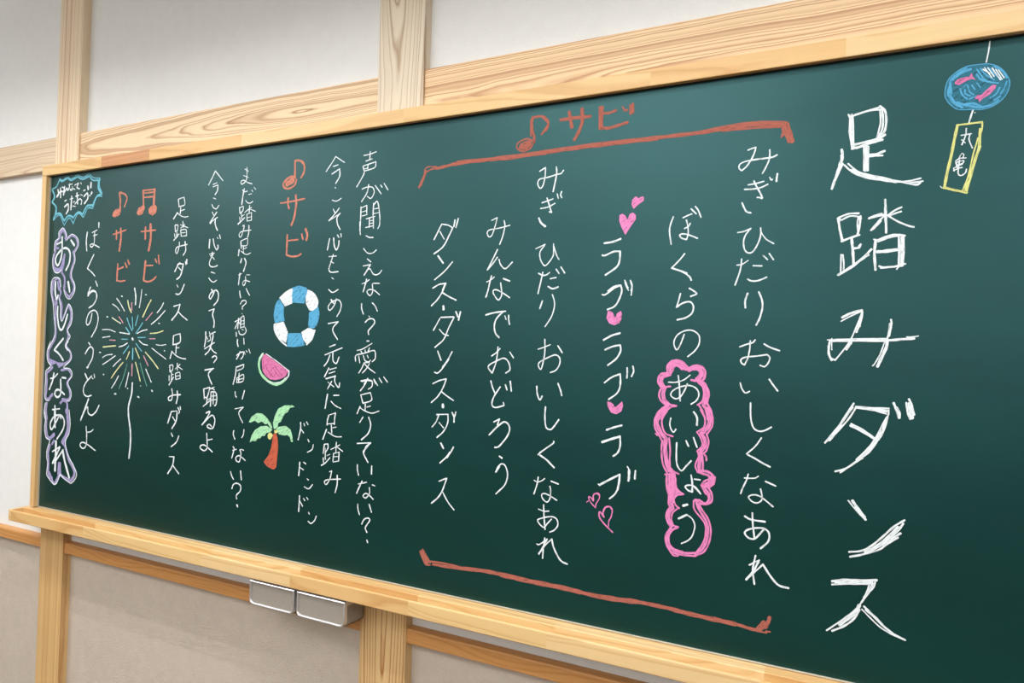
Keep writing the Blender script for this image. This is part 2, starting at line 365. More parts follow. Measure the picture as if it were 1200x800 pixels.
# ------------------------------------------------------------------ chalk writing and drawings on the board
# Each stroke: kind (S curve, L straight, P filled patch), colour letter, width in mm, then x,z pairs on the board in half millimetres.
CHALK = [
 ('title_writing', 'large white chalk title in thick doubled strokes running down the right side', [
  ('character', 'Lw6.4,5301,3880,5300,3821,5311,3755;Sw3.4,5292,3887,5298,3875,5307,3880,5313,3765;Sw3.4,5298,3876,5351,3890,5404,3902;Sw4.3,5315,3882,5369,3893,5408,3891;Sw4.2,5401,3905,5418,3886,5424,3851,5419,3807,5402,3790;Sw3.8,5409,3887,5413,3852,5410,3813,5395,3783;Sw3,5402,3890,5404,3839,5393,3783;Sw4.8,5314,3766,5362,3773,5402,3782,5421,3793;Sw4.8,5307,3751,5340,3758,5380,3768,5413,3775;Sw4.8,5323,3752,5358,3762,5406,3778;Sw5.5,5358,3757,5357,3711,5357,3661;Sw3.4,5349,3756,5351,3711,5351,3662;Sw3.4,5365,3754,5365,3710,5365,3660;Sw4.7,5366,3722,5390,3721,5421,3731;Sw4.2,5368,3715,5390,3716,5414,3714;Sw4.8,5271,3752,5275,3724,5271,3697;Sw6.2,5272,3729,5273,3714,5265,3689;Sw5,5267,3694,5255,3655,5239,3600;Sw4.1,5276,3696,5261,3660,5242,3611;Sw3.6,5281,3691,5311,3660,5352,3637,5387,3626,5444,3617;Sw3.5,5295,3694,5329,3661,5374,3642,5427,3626,5461,3610;Sw5.4,5307,3668,5356,3641,5409,3623,5461,3609;Sw4,5444,3617,5487,3606,5529,3593,5542,3601;Sw3.2,5461,3608,5504,3609,5543,3616;Sw3.2,5470,3610,5521,3603,5550,3605'),
  ('character', 'Lw4.7,5264,3484,5271,3438,5282,3392;Sw2.7,5261,3482,5265,3484,5277,3476;Sw3.8,5267,3486,5301,3498,5337,3498;Sw3.3,5272,3473,5306,3489,5337,3484,5346,3477;Sw4.3,5343,3487,5341,3455,5334,3415;Sw3,5336,3482,5333,3460,5336,3415;Sw4.3,5278,3392,5308,3404,5341,3415;Sw5.1,5314,3401,5319,3352,5323,3299;Sw3.2,5326,3361,5335,3366,5346,3379;Sw4.1,5324,3364,5340,3365,5346,3378;Sw3,5278,3341,5278,3308,5278,3268;Sw3,5284,3340,5288,3308,5288,3273;Sw4.2,5268,3261,5306,3287,5350,3321,5384,3358;Sw4.7,5270,3262,5315,3290,5354,3323,5374,3337;Sw4.1,5426,3545,5430,3484,5432,3418;Sw4.9,5427,3513,5429,3484,5430,3459;Sw4.2,5372,3476,5395,3482,5429,3488;Sw3.3,5377,3480,5399,3488,5416,3493;Sw3.6,5426,3484,5404,3461,5380,3430;Sw4.5,5413,3465,5396,3444,5383,3432;Sw3.7,5436,3483,5459,3501,5482,3512;Sw3.3,5442,3481,5464,3491,5481,3496;Sw3.5,5434,3484,5473,3457,5507,3440,5524,3435;Sw5,5397,3393,5394,3339,5399,3278;Sw2.6,5390,3395,5399,3390,5394,3363;Sw4.2,5401,3390,5440,3405,5465,3409,5495,3404;Sw3.3,5405,3385,5440,3398,5470,3404;Sw4,5475,3404,5477,3346,5477,3288;Sw4.8,5489,3401,5491,3350,5489,3292;Sw2.8,5483,3398,5484,3345,5485,3292;Sw6,5403,3347,5432,3347,5479,3353;Sw3.3,5402,3344,5436,3352,5479,3355;Sw3.7,5411,3292,5425,3287,5463,3289,5499,3298;Sw3.2,5416,3284,5451,3287,5489,3290;Sw2.5,5470,3278,5478,3292,5478,3312'),
  ('character', 'Sw5.1,5287,3096,5318,3112,5355,3124;Sw2.7,5283,3081,5315,3100,5353,3119;Sw4.2,5355,3125,5356,3106,5348,3061;Sw3.9,5354,3094,5345,3061,5338,3039;Sw2.9,5357,3119,5338,3061,5317,3007,5291,2965,5266,2930;Sw3.9,5350,3086,5340,3045;Sw4.8,5321,2999,5313,2987,5304,2972;Sw4.1,5266,2930,5246,2941,5242,2973,5245,3002;Sw4.8,5254,2929,5243,2952,5242,2985;Sw2.2,5252,3014,5252,2989,5253,2969;Sw2,5236,3008,5253,3008;Sw5,5245,3004,5321,3007,5430,3009,5494,3015,5533,3019;Sw2.3,5508,3024,5529,3025,5547,3028;Sw3.5,5245,3008,5320,3012,5437,3016;Sw3.4,5455,3089,5457,3074,5455,3054,5450,3026;Sw3.4,5452,3074,5448,3034,5443,3014;Sw5.9,5443,3014,5442,2986,5428,2949,5413,2910;Sw2.5,5436,3006,5421,2957,5403,2920,5396,2912'),
  ('character', 'Sw3.9,5335,2766,5309,2720,5283,2673,5236,2606;Sw3.5,5343,2751,5318,2705,5283,2658,5252,2616;Sw3.9,5331,2751,5300,2699,5265,2642;Sw4.8,5292,2679,5270,2647,5243,2615;Sw3.7,5342,2754,5392,2752,5455,2754;Sw3.7,5348,2749,5401,2745,5447,2733;Sw6,5384,2748,5414,2746,5449,2743;Sw3.2,5403,2750,5427,2742,5455,2746;Sw2.9,5454,2744,5453,2729,5441,2700;Sw5.7,5449,2719,5437,2670,5421,2635;Sw3.3,5445,2714,5412,2639,5387,2598,5348,2551;Sw7,5433,2665,5412,2625,5387,2584;Sw5.9,5419,2635,5396,2594,5372,2568;Sw3.9,5378,2576,5344,2541,5309,2512,5275,2499;Sw3.5,5370,2560,5331,2529,5293,2496;Sw3.7,5327,2687,5368,2667,5408,2639;Sw4.2,5324,2680,5363,2662,5408,2636;Sw4.5,5470,2776,5478,2755,5490,2720;Sw5,5478,2760,5489,2741,5490,2721;Sw3.6,5512,2779,5517,2743,5526,2718;Sw4.1,5520,2793,5529,2772,5538,2735;Sw6.8,5522,2777,5527,2744,5532,2723'),
  ('character', 'Sw2.7,5323,2393,5345,2366,5368,2341;Sw5.7,5338,2394,5356,2368,5381,2336;Sw4.9,5349,2371,5368,2347,5385,2327;Sw3.8,5330,2197,5374,2208,5410,2235,5445,2273,5480,2314,5515,2343;Sw4.2,5334,2179,5382,2197,5425,2228,5460,2261,5494,2302,5511,2330;Sw5.1,5385,2205,5425,2234,5460,2271,5494,2315;Sw3.5,5389,2200,5432,2221,5460,2247,5495,2276;Sw4.1,5446,2239,5474,2267,5503,2293'),
  ('character', 'Sw4.9,5273,2075,5321,2089,5373,2095,5427,2106;Sw3.8,5273,2063,5322,2074,5370,2082,5420,2090;Sw4.2,5284,2073,5340,2084,5413,2096;Sw3.3,5422,2099,5417,2078,5396,2046,5378,2014;Sw2.7,5402,2083,5392,2049,5375,2010;Sw4,5413,2085,5399,2059,5385,2032;Sw3.1,5382,2023,5361,1987,5321,1943,5258,1883;Sw6.8,5370,2001,5357,1970,5328,1940,5303,1914;Sw4.1,5371,1985,5354,1949,5321,1914,5277,1885;Sw4.3,5386,2000,5416,1973,5452,1940,5488,1916,5525,1902;Sw2.8,5379,1988,5409,1960,5445,1931,5485,1913,5523,1903;Sw5.1,5393,1989,5423,1967,5448,1944'),
 ]),
 ('wind_chime_drawing', 'blue chalk wind chime with two pink fish and a yellow paper strip', [
  ('string', 'Lw2.5,5751,4094,5747,4054,5741,4019;Lw2.6,5704,3851,5695,3818;Sw1.8,5709,3841,5710,3840;Lw2.6,5702,3848,5695,3821,5692,3806'),
  ('glass_tint', 'Pe0,5716,4015,5752,4011,5785,3991,5807,3956,5813,3929,5802,3892,5777,3865,5742,3850,5703,3853,5660,3858,5636,3876,5617,3906,5615,3938,5624,3972,5647,3996,5680,4013'),
  ('glass_bowl', 'Sb1.7,5716,4015,5752,4011,5785,3991,5807,3956,5813,3929,5802,3892,5777,3865,5742,3850,5703,3853,5660,3858,5636,3876,5617,3906,5615,3938,5624,3972,5647,3996,5680,4013,5716,4015;Sb4.2,5631,3951,5625,3925,5636,3896,5656,3873;Sb4.1,5630,3944,5632,3912,5649,3882,5670,3864;Sb3.7,5644,3985,5631,3963,5635,3919;Sb3.8,5680,4007,5657,3995,5638,3970;Sb4.6,5648,3980,5667,3993,5694,4001;Sb4.6,5653,3885,5683,3870,5716,3859;Sb3.9,5670,3875,5706,3874,5735,3855;Sb3.7,5722,3857,5758,3862,5780,3876;Sb2.6,5786,3898,5798,3919,5804,3941;Sb2.6,5767,3878,5786,3890;Sb2.7,5713,3998,5730,3968,5747,3946;Sb2.8,5723,4000,5740,3974,5766,3951;Sb3.3,5712,3979,5727,3957,5756,3945;Sb2.7,5727,3961,5750,3946,5779,3938;Sb2.8,5746,4000,5766,3974,5788,3948;Sb3.1,5765,4001,5791,3978,5804,3953;Sb2.8,5662,3935,5669,3911,5686,3893;Sb2.9,5677,3929,5679,3913,5695,3903;Sb2.5,5685,3944,5692,3919,5705,3906;Sb2.5,5698,3942,5708,3925;Sb2.7,5714,3947,5724,3930;Sb2.6,5738,3897,5751,3903;Sb2.8,5754,3887,5773,3900,5783,3922;Sb2.6,5665,3931,5681,3948;Sb3,5692,3892,5712,3901;Sb2.7,5634,3975,5648,3984'),
  ('glare', 'Sw1.8,5736,4000,5759,3960;Sw1.8,5746,3998,5766,3963;Sw2.1,5759,3995,5785,3948;Sw1.8,5770,3989,5790,3949;Sw1.8,5778,3986,5796,3954;Sw1.9,5731,3995,5753,3976'),
  ('fish', 'PM0,5645,3961,5654,3970,5678,3975,5691,3974,5697,3987,5701,3972,5710,3959,5698,3965,5681,3960,5658,3948,5646,3953'),
  ('fish', 'PM0,5773,3931,5761,3934,5749,3923,5736,3911,5728,3902,5715,3903,5707,3892,5719,3888,5722,3876,5732,3888,5741,3893,5754,3901,5770,3920'),
  ('character', 'Sw2.3,5684,3786,5682,3760,5671,3727;Sw2.3,5668,3762,5700,3765;Sw2.2,5696,3765,5693,3744,5704,3712;Sw1.9,5670,3746,5682,3733'),
  ('character', 'Sw1.7,5663,3680,5671,3695,5678,3691,5674,3679,5663,3680;Sw2.2,5653,3670,5666,3678,5685,3678;Sw2.2,5655,3658,5658,3665,5677,3669,5675,3660,5659,3655;Sw1.9,5653,3666,5659,3642;Sw2.2,5647,3643,5660,3651,5674,3656;Sw2.3,5647,3635,5665,3643,5674,3644;Sw1.9,5647,3645,5649,3633;Sw2.3,5665,3672,5662,3641,5662,3622,5671,3615,5684,3624,5687,3637;Sw1.6,5606,3581,5612,3574'),
  ('paper_strip', 'Sy4.9,5656,3799,5648,3752,5638,3687,5627,3629,5620,3582;Sy3.4,5654,3801,5691,3802,5733,3803;Sy2.8,5733,3801,5732,3778,5727,3759;Sy4.7,5727,3779,5726,3744,5724,3702;Sy4.8,5727,3717,5714,3672,5701,3615,5688,3557;Sy2.6,5721,3748,5706,3684,5694,3615,5677,3560;Sy3.2,5697,3607,5688,3577,5685,3558;Sy4.3,5616,3575,5649,3564,5690,3551;Sy2.5,5621,3578,5655,3562,5675,3558'),
 ]),
 ('written_line', 'white chalk line just left of the big title, under the right end of the upper red bracket', [
  ('character', 'Sw3,4917,3786,4932,3791,4948,3795;Sw3.3,4948,3795,4944,3776,4931,3745,4913,3719,4894,3703;Sw2.9,4894,3703,4883,3715,4886,3730,4903,3739,4930,3743;Sw3.6,4930,3743,4964,3745,4997,3746,5017,3748,5032,3755;Sw3.2,5003,3779,5003,3745,4994,3718,4977,3684'),
  ('character', 'Sw3.3,4921,3642,4952,3645,4983,3651;Sw3.3,4907,3624,4943,3623,4973,3627,4999,3638;Sw3.6,4944,3656,4956,3630,4970,3605,4979,3583;Sw3.1,4977,3581,4967,3586,4958,3587;Sw2.8,5005,3666,5012,3654,5017,3657;Sw4,5035,3678,5033,3663,5032,3647'),
  ('character', 'Sw2.7,4899,3568,4905,3558;Sw3.4,4899,3569,4907,3549,4918,3531,4935,3525'),
  ('character', 'Sw3,4884,3446,4910,3450,4937,3461;Sw3.2,4937,3461,4917,3436,4909,3408,4913,3376,4929,3360,4949,3367,4968,3402,4976,3433,4975,3461;Sw2.7,4975,3461,4979,3440,4998,3414,5028,3394'),
  ('character', 'Sw2.6,4884,3311,4906,3314,4929,3329;Sw3.2,4903,3336,4901,3306,4895,3277,4879,3228;Sw3.2,4949,3307,4984,3305;Sw3,4988,3347,5005,3330;Sw3,5011,3355,5028,3329;Sw3.5,4929,3252,4942,3245,4962,3244,4982,3249,5004,3259'),
  ('character', 'Sw3.8,4931,3194,4923,3171,4921,3157,4923,3134;Sw3.7,4974,3199,4987,3167,4990,3136,4981,3094,4967,3063'),
  ('character', 'Sw3.2,4904,2973,4935,2985,4955,2991,4965,3003;Sw3.1,4946,2999,4944,2964,4937,2926,4925,2899;Sw3.2,4925,2899,4913,2907,4911,2921,4929,2931,4973,2937,5013,2944;Sw3.1,5013,2944,5023,2932,5018,2911,5004,2895,4986,2900;Sw3.5,5000,2987,5025,2973,5060,2961'),
  ('character', 'Sw3.2,4910,2825,4917,2802,4931,2785,4948,2792;Sw3.4,5023,2845,5039,2822,5057,2799'),
  ('character', 'Sw3.4,4953,2745,4954,2706,4958,2668,4970,2641,4992,2632,5013,2638,5036,2652'),
  ('character', 'Sw3,4999,2606,4975,2569,4942,2536;Sw3.6,4947,2533,4976,2520,5003,2506,5035,2492'),
  ('character', 'Sw2.8,4936,2437,4965,2439,4980,2442,4991,2450;Sw3.3,4951,2454,4945,2430,4931,2397,4923,2372;Sw3.5,5019,2432,5058,2418;Sw3.2,5000,2400,5006,2375,5005,2354,4987,2341,4967,2346,4954,2361,4967,2371,4987,2373,5010,2363,5050,2334'),
  ('character', 'Sw4,4941,2282,4967,2271,5021,2270;Sw3.8,4971,2299,4974,2251,4982,2195;Sw3.8,5018,2240,5000,2216,4982,2196,4959,2196,4943,2213,4954,2228,4986,2240,5018,2242,5037,2226,5035,2193,5006,2160'),
  ('character', 'Sw3.8,4988,2129,4978,2071,4986,2013;Sw3.3,4964,2087,5003,2113;Sw4.4,5000,2108,4981,2066,4953,2026;Sw3.6,4953,2025,4985,2062,5017,2098;Sw4.5,5017,2098,5045,2058,5077,2026,5116,2020'),
 ]),
 ('chalk_bracket', 'long red chalk bracket along the bottom of the board', [
  ('', 'Sr6.8,4831,1846,4840,1843,4886,1840,4938,1836,4976,1831,5012,1831;Sr3.3,4999,1826,5021,1827,5038,1827;Sr6.8,4999,1833,5011,1849,5026,1870;Sr5.8,5012,1833,5029,1852,5046,1883;Sr6.9,5033,1849,5048,1892;Sr7.8,5031,1848,5042,1871,5047,1890;Sr3.2,5034,1833,5051,1834;Sr8.4,3351,1893,3376,1864,3386,1837;Sr10,3362,1884,3394,1842;Sr5.8,3363,1904,3389,1873,3411,1845;Sr4.8,3349,1889,3381,1836,3412,1833;Sr4.8,3411,1852,3501,1856,3601,1852;Sr7.4,3429,1840,3544,1843,3626,1848;Sr9.8,3610,1849,3723,1856,3818,1856,3940,1853;Sr11.5,3818,1854,3910,1851,4015,1849,4124,1849,4230,1845;Sr9.3,4138,1848,4230,1844,4319,1841;Sr11.4,4313,1841,4420,1845,4497,1851;Sr8.9,4472,1851,4574,1851,4673,1848;Sr9.7,4661,1847,4734,1843,4823,1840,4915,1838'),
 ]),
 ('written_line', 'white chalk line whose last word is ringed in thick pink', [
  ('character', 'Sw3.2,4612,3529,4601,3496,4597,3466,4605,3409;Sw3.2,4654,3522,4674,3530,4692,3536;Sw3.3,4688,3558,4711,3535;Sw3.3,4706,3567,4719,3549,4731,3519;Sw3.1,4669,3512,4676,3484,4678,3451,4672,3427;Sw3.2,4662,3475,4679,3484,4686,3496;Sw3.4,4672,3427,4651,3434,4642,3447,4654,3452,4680,3447,4719,3430'),
  ('character', 'Sw3.3,4666,3367,4643,3339,4610,3306;Sw3.1,4610,3306,4644,3296,4679,3283;Sw3.8,4613,3306,4661,3288,4689,3267,4697,3252'),
  ('character', 'Sw3.6,4689,3218,4709,3206,4721,3194,4696,3183;Sw3.2,4652,3196,4645,3166,4636,3137;Sw3.7,4636,3137,4664,3155,4694,3160,4709,3141,4703,3111,4677,3092,4641,3083'),
  ('character', 'Sw3.1,4673,3021,4658,2979,4642,2954,4629,2984,4643,3017,4678,3037,4711,3037,4736,3016,4737,2981,4719,2951,4690,2926;Sw3.5,4652,2844,4658,2800,4663,2736;Sw2.8,4610,2814,4642,2815,4675,2826,4703,2848;Sw3.1,4692,2811,4683,2787,4666,2757,4644,2744,4622,2758,4632,2780,4665,2797,4701,2804,4730,2793,4742,2768,4732,2742,4710,2725;Sw3.1,4722,2694,4733,2681,4738,2667;Sw3.1,4625,2661,4621,2636,4627,2613,4638,2601,4648,2614;Sw4.3,4722,2693,4737,2669,4737,2638;Sw3.5,4653,2557,4653,2501,4658,2461,4677,2440,4695,2460,4717,2486;Sw3.5,4693,2569,4704,2546;Sw3.5,4724,2585,4740,2545;Sw3.4,4718,2426,4725,2391,4722,2355;Sw3,4732,2410,4757,2409;Sw3.3,4722,2355,4702,2364,4695,2376,4715,2383,4733,2376,4761,2351;Sw3,4720,2413,4724,2386,4726,2355;Sw3,4734,2411,4757,2410;Sw3.1,4726,2355,4706,2360,4695,2376,4713,2383,4738,2377,4761,2351'),
  ('cloud_outline', 'Sp10.5,4615,2853,4612,2879,4625,2894,4647,2900,4669,2892,4685,2874;Sp8.7,4622,2864,4633,2887,4651,2889,4670,2874;Sp5.2,4607,2856,4604,2882,4621,2903,4647,2909,4673,2899,4695,2875;Sp10.3,4696,2871,4721,2879,4743,2873,4750,2855,4740,2836;Sp5.1,4692,2876,4728,2890,4757,2880,4766,2856,4758,2830,4737,2824,4708,2828;Sp6.8,4717,2877,4742,2878,4754,2851,4729,2832;Sp4.6,4602,2853,4578,2848,4565,2829,4567,2807,4583,2785;Sp8.9,4602,2845,4582,2833,4579,2811,4590,2793;Sp5.2,4619,2846,4589,2837;Sp4.2,4585,2785,4604,2794,4620,2796;Sp4.7,4579,2785,4571,2763,4577,2737,4604,2713;Sp3.6,4589,2786,4584,2760,4592,2734,4615,2713;Sp4.3,4600,2790,4593,2767,4597,2742,4619,2719,4648,2714;Sp4.1,4744,2824,4769,2805,4784,2778,4778,2734;Sp10.2,4751,2821,4768,2802,4774,2770,4766,2733;Sp4.1,4737,2820,4759,2798,4763,2766,4757,2740,4737,2723;Sp6.8,4761,2726,4775,2705,4784,2666;Sp4.1,4743,2723,4761,2697,4771,2666;Sp4.1,4778,2731,4795,2703,4801,2668;Sp4.4,4782,2727,4791,2671;Sp8.7,4611,2711,4582,2682,4568,2651;Sp4.2,4604,2713,4571,2685,4556,2654;Sp4.2,4648,2714,4623,2707,4594,2679,4583,2652;Sp8.9,4591,2700,4568,2669,4565,2632,4585,2592,4604,2575;Sp4.1,4573,2688,4555,2650,4557,2613,4576,2582,4590,2560;Sp4,4608,2690,4588,2656,4588,2624,4603,2593,4636,2582;Sp4.1,4560,2589,4568,2582;Sp9.8,4606,2571,4603,2529,4609,2484,4624,2435;Sp4,4590,2560,4588,2518,4595,2464,4617,2420;Sp4,4620,2574,4626,2522,4625,2476,4633,2440,4666,2425;Sp9.1,4631,2440,4641,2427;Sp6.7,4627,2421,4628,2376,4636,2326;Sp3.9,4606,2417,4618,2418;Sp4,4614,2415,4614,2370,4627,2325;Sp4.5,4648,2423,4653,2379,4663,2357,4686,2342;Sp8.9,4636,2418,4640,2377,4648,2337;Sp9.2,4776,2710,4790,2675,4786,2639,4763,2610;Sp3.8,4751,2704,4770,2669,4767,2633,4738,2609;Sp3.8,4791,2709,4802,2676,4801,2640,4783,2607;Sp7.6,4754,2607,4770,2584,4773,2553,4756,2529;Sp3.4,4738,2609,4754,2587,4762,2556,4740,2528;Sp3.8,4778,2607,4788,2572,4780,2536,4767,2521;Sp7.6,4756,2527,4755,2497,4751,2470,4754,2444;Sp3.8,4743,2530,4748,2506,4735,2469,4745,2443;Sp3.9,4767,2523,4779,2509,4781,2493;Sp4.3,4761,2520,4766,2490,4767,2454;Sp5.1,4745,2443,4772,2436,4792,2430,4795,2408,4773,2387;Sp5.5,4763,2449,4789,2447,4809,2432,4812,2401,4791,2381;Sp3.7,4797,2421,4802,2400,4782,2386;Sp6.5,4773,2392,4773,2379,4796,2354;Sp3.9,4768,2396,4764,2384,4783,2353;Sp9.8,4629,2408,4628,2371,4638,2340;Sp9.8,4644,2400,4647,2369,4657,2343;Sp4,4653,2406,4654,2369,4666,2348,4689,2342;Sp4,4613,2402,4615,2370,4629,2330;Sp6.7,4634,2335,4632,2303,4644,2286;Sp3.9,4689,2342,4661,2334,4648,2314,4656,2292,4672,2280;Sp8.6,4645,2337,4639,2300;Sp4,4625,2325,4625,2293,4635,2281;Sp7.5,4645,2280,4627,2252,4630,2221,4642,2200;Sp3.9,4665,2278,4645,2259,4639,2231,4649,2205,4670,2200;Sp4,4633,2283,4617,2251,4621,2220,4635,2199;Sp4.8,4670,2200,4643,2182,4629,2152,4637,2117,4668,2099,4709,2096,4745,2102;Sp7.5,4638,2190,4624,2156,4630,2121,4654,2101,4691,2096;Sp4.4,4640,2193,4618,2160,4621,2119,4645,2091,4682,2085,4745,2089;Sp3.2,4631,2102,4650,2078,4673,2078;Sp5.5,4745,2095,4775,2125,4792,2167,4795,2208,4786,2242,4758,2283,4744,2312;Sp3.8,4747,2102,4773,2142,4785,2179,4784,2224,4768,2248,4736,2284,4732,2320;Sp3.8,4745,2089,4780,2112,4801,2155,4807,2205,4794,2252,4767,2288,4757,2305;Sp6.4,4739,2321,4757,2321,4771,2313,4788,2316,4797,2337,4787,2362,4773,2379;Sp3.9,4737,2325,4757,2325,4770,2318;Sp4.2,4753,2309,4784,2311,4806,2324,4807,2356,4791,2381,4769,2391;Sp6.2,4773,2383,4791,2389,4812,2401,4816,2428;Sp3.7,4762,2386,4773,2405,4794,2417;Sp8.2,4782,2395,4799,2404,4805,2427'),
  ('character', 'Sw5.4,4688,2293,4706,2300;Sw4.5,4670,2236,4705,2257;Sw3,4705,2257,4728,2243,4740,2213,4730,2171,4712,2149,4685,2133'),
 ]),
 ('written_line', 'white chalk line with pink hearts between its words', [
  ('character', 'Sw4.8,4298,3428,4340,3432,4376,3444;Sw4.2,4290,3373,4305,3372,4342,3387,4375,3388;Sw4.4,4375,3388,4373,3345,4359,3317,4308,3283'),
  ('character', 'Sw3.7,4322,3211,4352,3231,4381,3236;Sw3.1,4401,3258,4406,3236,4419,3213;Sw3.4,4426,3257,4435,3235,4431,3210;Sw3.7,4295,3195,4311,3195,4352,3223,4382,3236;Sw4,4382,3236,4388,3211,4378,3177,4358,3143,4322,3127;Sw3.1,4406,3248,4412,3231,4417,3224;Sw3.4,4428,3251,4435,3228,4432,3191'),
  ('heart', 'Pp0,4397,3460,4378,3495,4367,3524,4367,3550,4380,3556,4394,3548,4405,3527,4415,3553,4429,3559,4443,3547,4444,3528,4422,3498,4405,3473'),
  ('heart', 'Pp0,4432,3574,4422,3595,4425,3615,4439,3629,4449,3626,4451,3619,4471,3628,4479,3622,4478,3608,4455,3593'),
  ('character', 'Sw4.7,4308,2990,4347,3011,4385,3022;Sw4.2,4317,2946,4354,2962,4387,2969;Sw4.2,4387,2969,4390,2943,4371,2908,4332,2877'),
  ('character', 'Sw3.6,4318,2798,4352,2824,4391,2840;Sw3.8,4391,2840,4393,2818,4392,2795;Sw3.7,4423,2869,4424,2847,4423,2823;Sw3.7,4449,2877,4453,2854,4444,2831;Sw3.6,4318,2798,4352,2823,4391,2841;Sw3.7,4391,2841,4394,2797,4381,2756,4340,2724'),
  ('heart', 'Pp0,4325,3121,4340,3119,4350,3111,4361,3091,4369,3111,4386,3121,4391,3111,4390,3086,4380,3066,4357,3057,4333,3065,4319,3088'),
  ('character', 'Sw4.1,4334,2587,4371,2602,4406,2613;Sw5.6,4315,2531,4360,2549,4399,2563;Sw4.2,4399,2563,4400,2519,4389,2489,4369,2473'),
  ('heart', 'Pp0,4334,2715,4349,2713,4363,2704,4373,2690,4389,2705,4404,2719,4409,2701,4402,2675,4378,2660,4354,2666,4337,2691'),
  ('character', 'Sw4.6,4308,2338,4348,2363,4402,2395;Sw3.2,4302,2342,4311,2336;Sw4.9,4402,2395,4400,2360,4394,2326;Sw3.8,4394,2326,4380,2303,4358,2283;Sw5.7,4445,2419,4445,2393,4443,2372;Sw2.7,4436,2434,4445,2421;Sw4.3,4474,2419,4472,2383'),
  ('heart', 'Sp2.7,4293,2233,4267,2258,4258,2279,4271,2276,4282,2263,4281,2289,4294,2300,4309,2297,4309,2278,4295,2252,4293,2233;Sp3.1,4279,2270,4281,2289,4294,2299,4309,2292;Sp2.1,4249,2254,4259,2262'),
  ('heart', 'Sp3.7,4335,2198,4314,2219,4312,2197,4333,2171,4377,2136;Sp2.7,4332,2200,4329,2223,4341,2244,4359,2248,4372,2236,4368,2204,4358,2184,4356,2160;Sp3.9,4329,2218,4339,2241,4359,2247,4371,2236'),
 ]),
 ('written_line', 'long white chalk line just left of the line with hearts', [
  ('character', 'Sw3.4,3963,3784,3993,3799;Sw3.4,3993,3799,3992,3754,3982,3714,3968,3703,3955,3724,3964,3746,4009,3752,4052,3761,4074,3764,4087,3778;Sw3.9,4050,3797,4052,3764,4043,3714,4036,3682'),
  ('character', 'Sw3.2,3980,3633,4037,3647;Sw3.2,3973,3606,4013,3611,4048,3626;Sw3.7,4006,3654,4018,3621,4031,3584;Sw3.5,4032,3584,4019,3588;Sw2.8,4058,3670,4064,3648;Sw3.8,4080,3679,4076,3664,4082,3650'),
  ('character', 'Sw5,3966,3561,3979,3537,4002,3520;Sw4,3976,3542,3999,3518'),
  ('character', 'Sw2.8,3954,3416,3980,3426,4003,3435;Sw3.1,4000,3430,3978,3401,3979,3370,3994,3342,4011,3336,4043,3373,4048,3403,4046,3436;Sw3.2,4048,3423,4064,3382,4077,3361'),
  ('character', 'Sw3.6,3973,3299,3996,3289,4015,3291,4030,3301;Sw3.5,3995,3304,3986,3259,3973,3203;Sw3.1,4035,3272,4065,3277;Sw4,4025,3236,4048,3225,4077,3233;Sw3.6,4064,3316,4079,3296;Sw3.6,4088,3326,4108,3297'),
  ('character', 'Sw3.9,3997,3168,3985,3132;Sw3.1,4048,3198,4059,3168,4060,3138,4046,3093,4015,3047'),
  ('character', 'Sw2.9,3982,2940,4012,2950,4045,2963;Sw3.3,4016,2988,4018,2927,4009,2872,3999,2846,3987,2861,3992,2879,4036,2903,4074,2916,4096,2900,4094,2870,4076,2844,4049,2833;Sw3.7,4084,2959,4107,2927'),
  ('character', 'Sw3.9,3981,2766,3985,2730,3999,2703,4011,2721;Sw3.8,4090,2785,4103,2756,4111,2728'),
  ('character', 'Sw3.8,4030,2672,4028,2628,4035,2578,4058,2568,4074,2581,4100,2617'),
  ('character', 'Sw3.1,4076,2515,4073,2504,4006,2455;Sw3.2,4077,2515,4073,2504,4034,2475,3998,2445;Sw4.5,4009,2444,4045,2424,4083,2393'),
  ('character', 'Sw2.8,3982,2324,4000,2318,4022,2326,4037,2338;Sw3.4,4003,2341,3998,2307,3983,2260;Sw3.6,4070,2329,4107,2320;Sw3.3,4064,2305,4069,2284,4066,2248,4051,2230,4029,2243,4024,2262,4041,2268,4068,2260,4102,2244'),
  ('character', 'Sw3.1,4009,2192,4037,2186,4063,2190;Sw3.7,4035,2215,4039,2161,4046,2102;Sw3.3,4077,2154,4055,2129,4037,2111,4006,2137,4027,2152,4076,2166,4104,2157,4110,2131,4094,2107,4070,2093'),
  ('character', 'Sw3.6,4046,2063,4040,2012,4038,1967;Sw3,4005,2029,4020,2029,4058,2059;Sw4,4058,2059,4040,2022,4017,1984;Sw3,4019,1984,4048,2028,4082,2063;Sw4.3,4082,2063,4091,2030,4114,1989,4136,1968,4163,1961'),
 ]),
 ('written_line', 'short white chalk line, second from the left between the red brackets', [
  ('character', 'Sw2.9,3709,3565,3740,3577;Sw3,3740,3577,3731,3541,3714,3494,3697,3485,3686,3504,3699,3519,3752,3525,3782,3530,3811,3536;Sw3.4,3779,3560,3784,3533,3774,3486,3758,3445'),
  ('character', 'Sw3.7,3747,3421,3722,3374,3693,3322;Sw3.6,3696,3325,3728,3358,3748,3383;Sw3.4,3757,3372,3767,3346,3794,3326,3831,3357'),
  ('character', 'Sw2.9,3692,3263,3713,3272,3734,3287;Sw3.7,3718,3293,3710,3264,3700,3220;Sw4.1,3784,3278,3820,3265;Sw3.4,3770,3258,3778,3206,3770,3182,3757,3175,3734,3201,3730,3219,3748,3224,3787,3206,3822,3185;Sw4,3695,3196,3689,3191;Sw3.7,3703,3227,3689,3188'),
  ('character', 'Sw4.2,3692,3101,3737,3112,3802,3120;Sw4,3790,3118,3755,3086,3742,3050,3749,3014,3771,2991;Sw3,3799,3097,3806,3079;Sw4.1,3820,3100,3820,3082,3826,3056'),
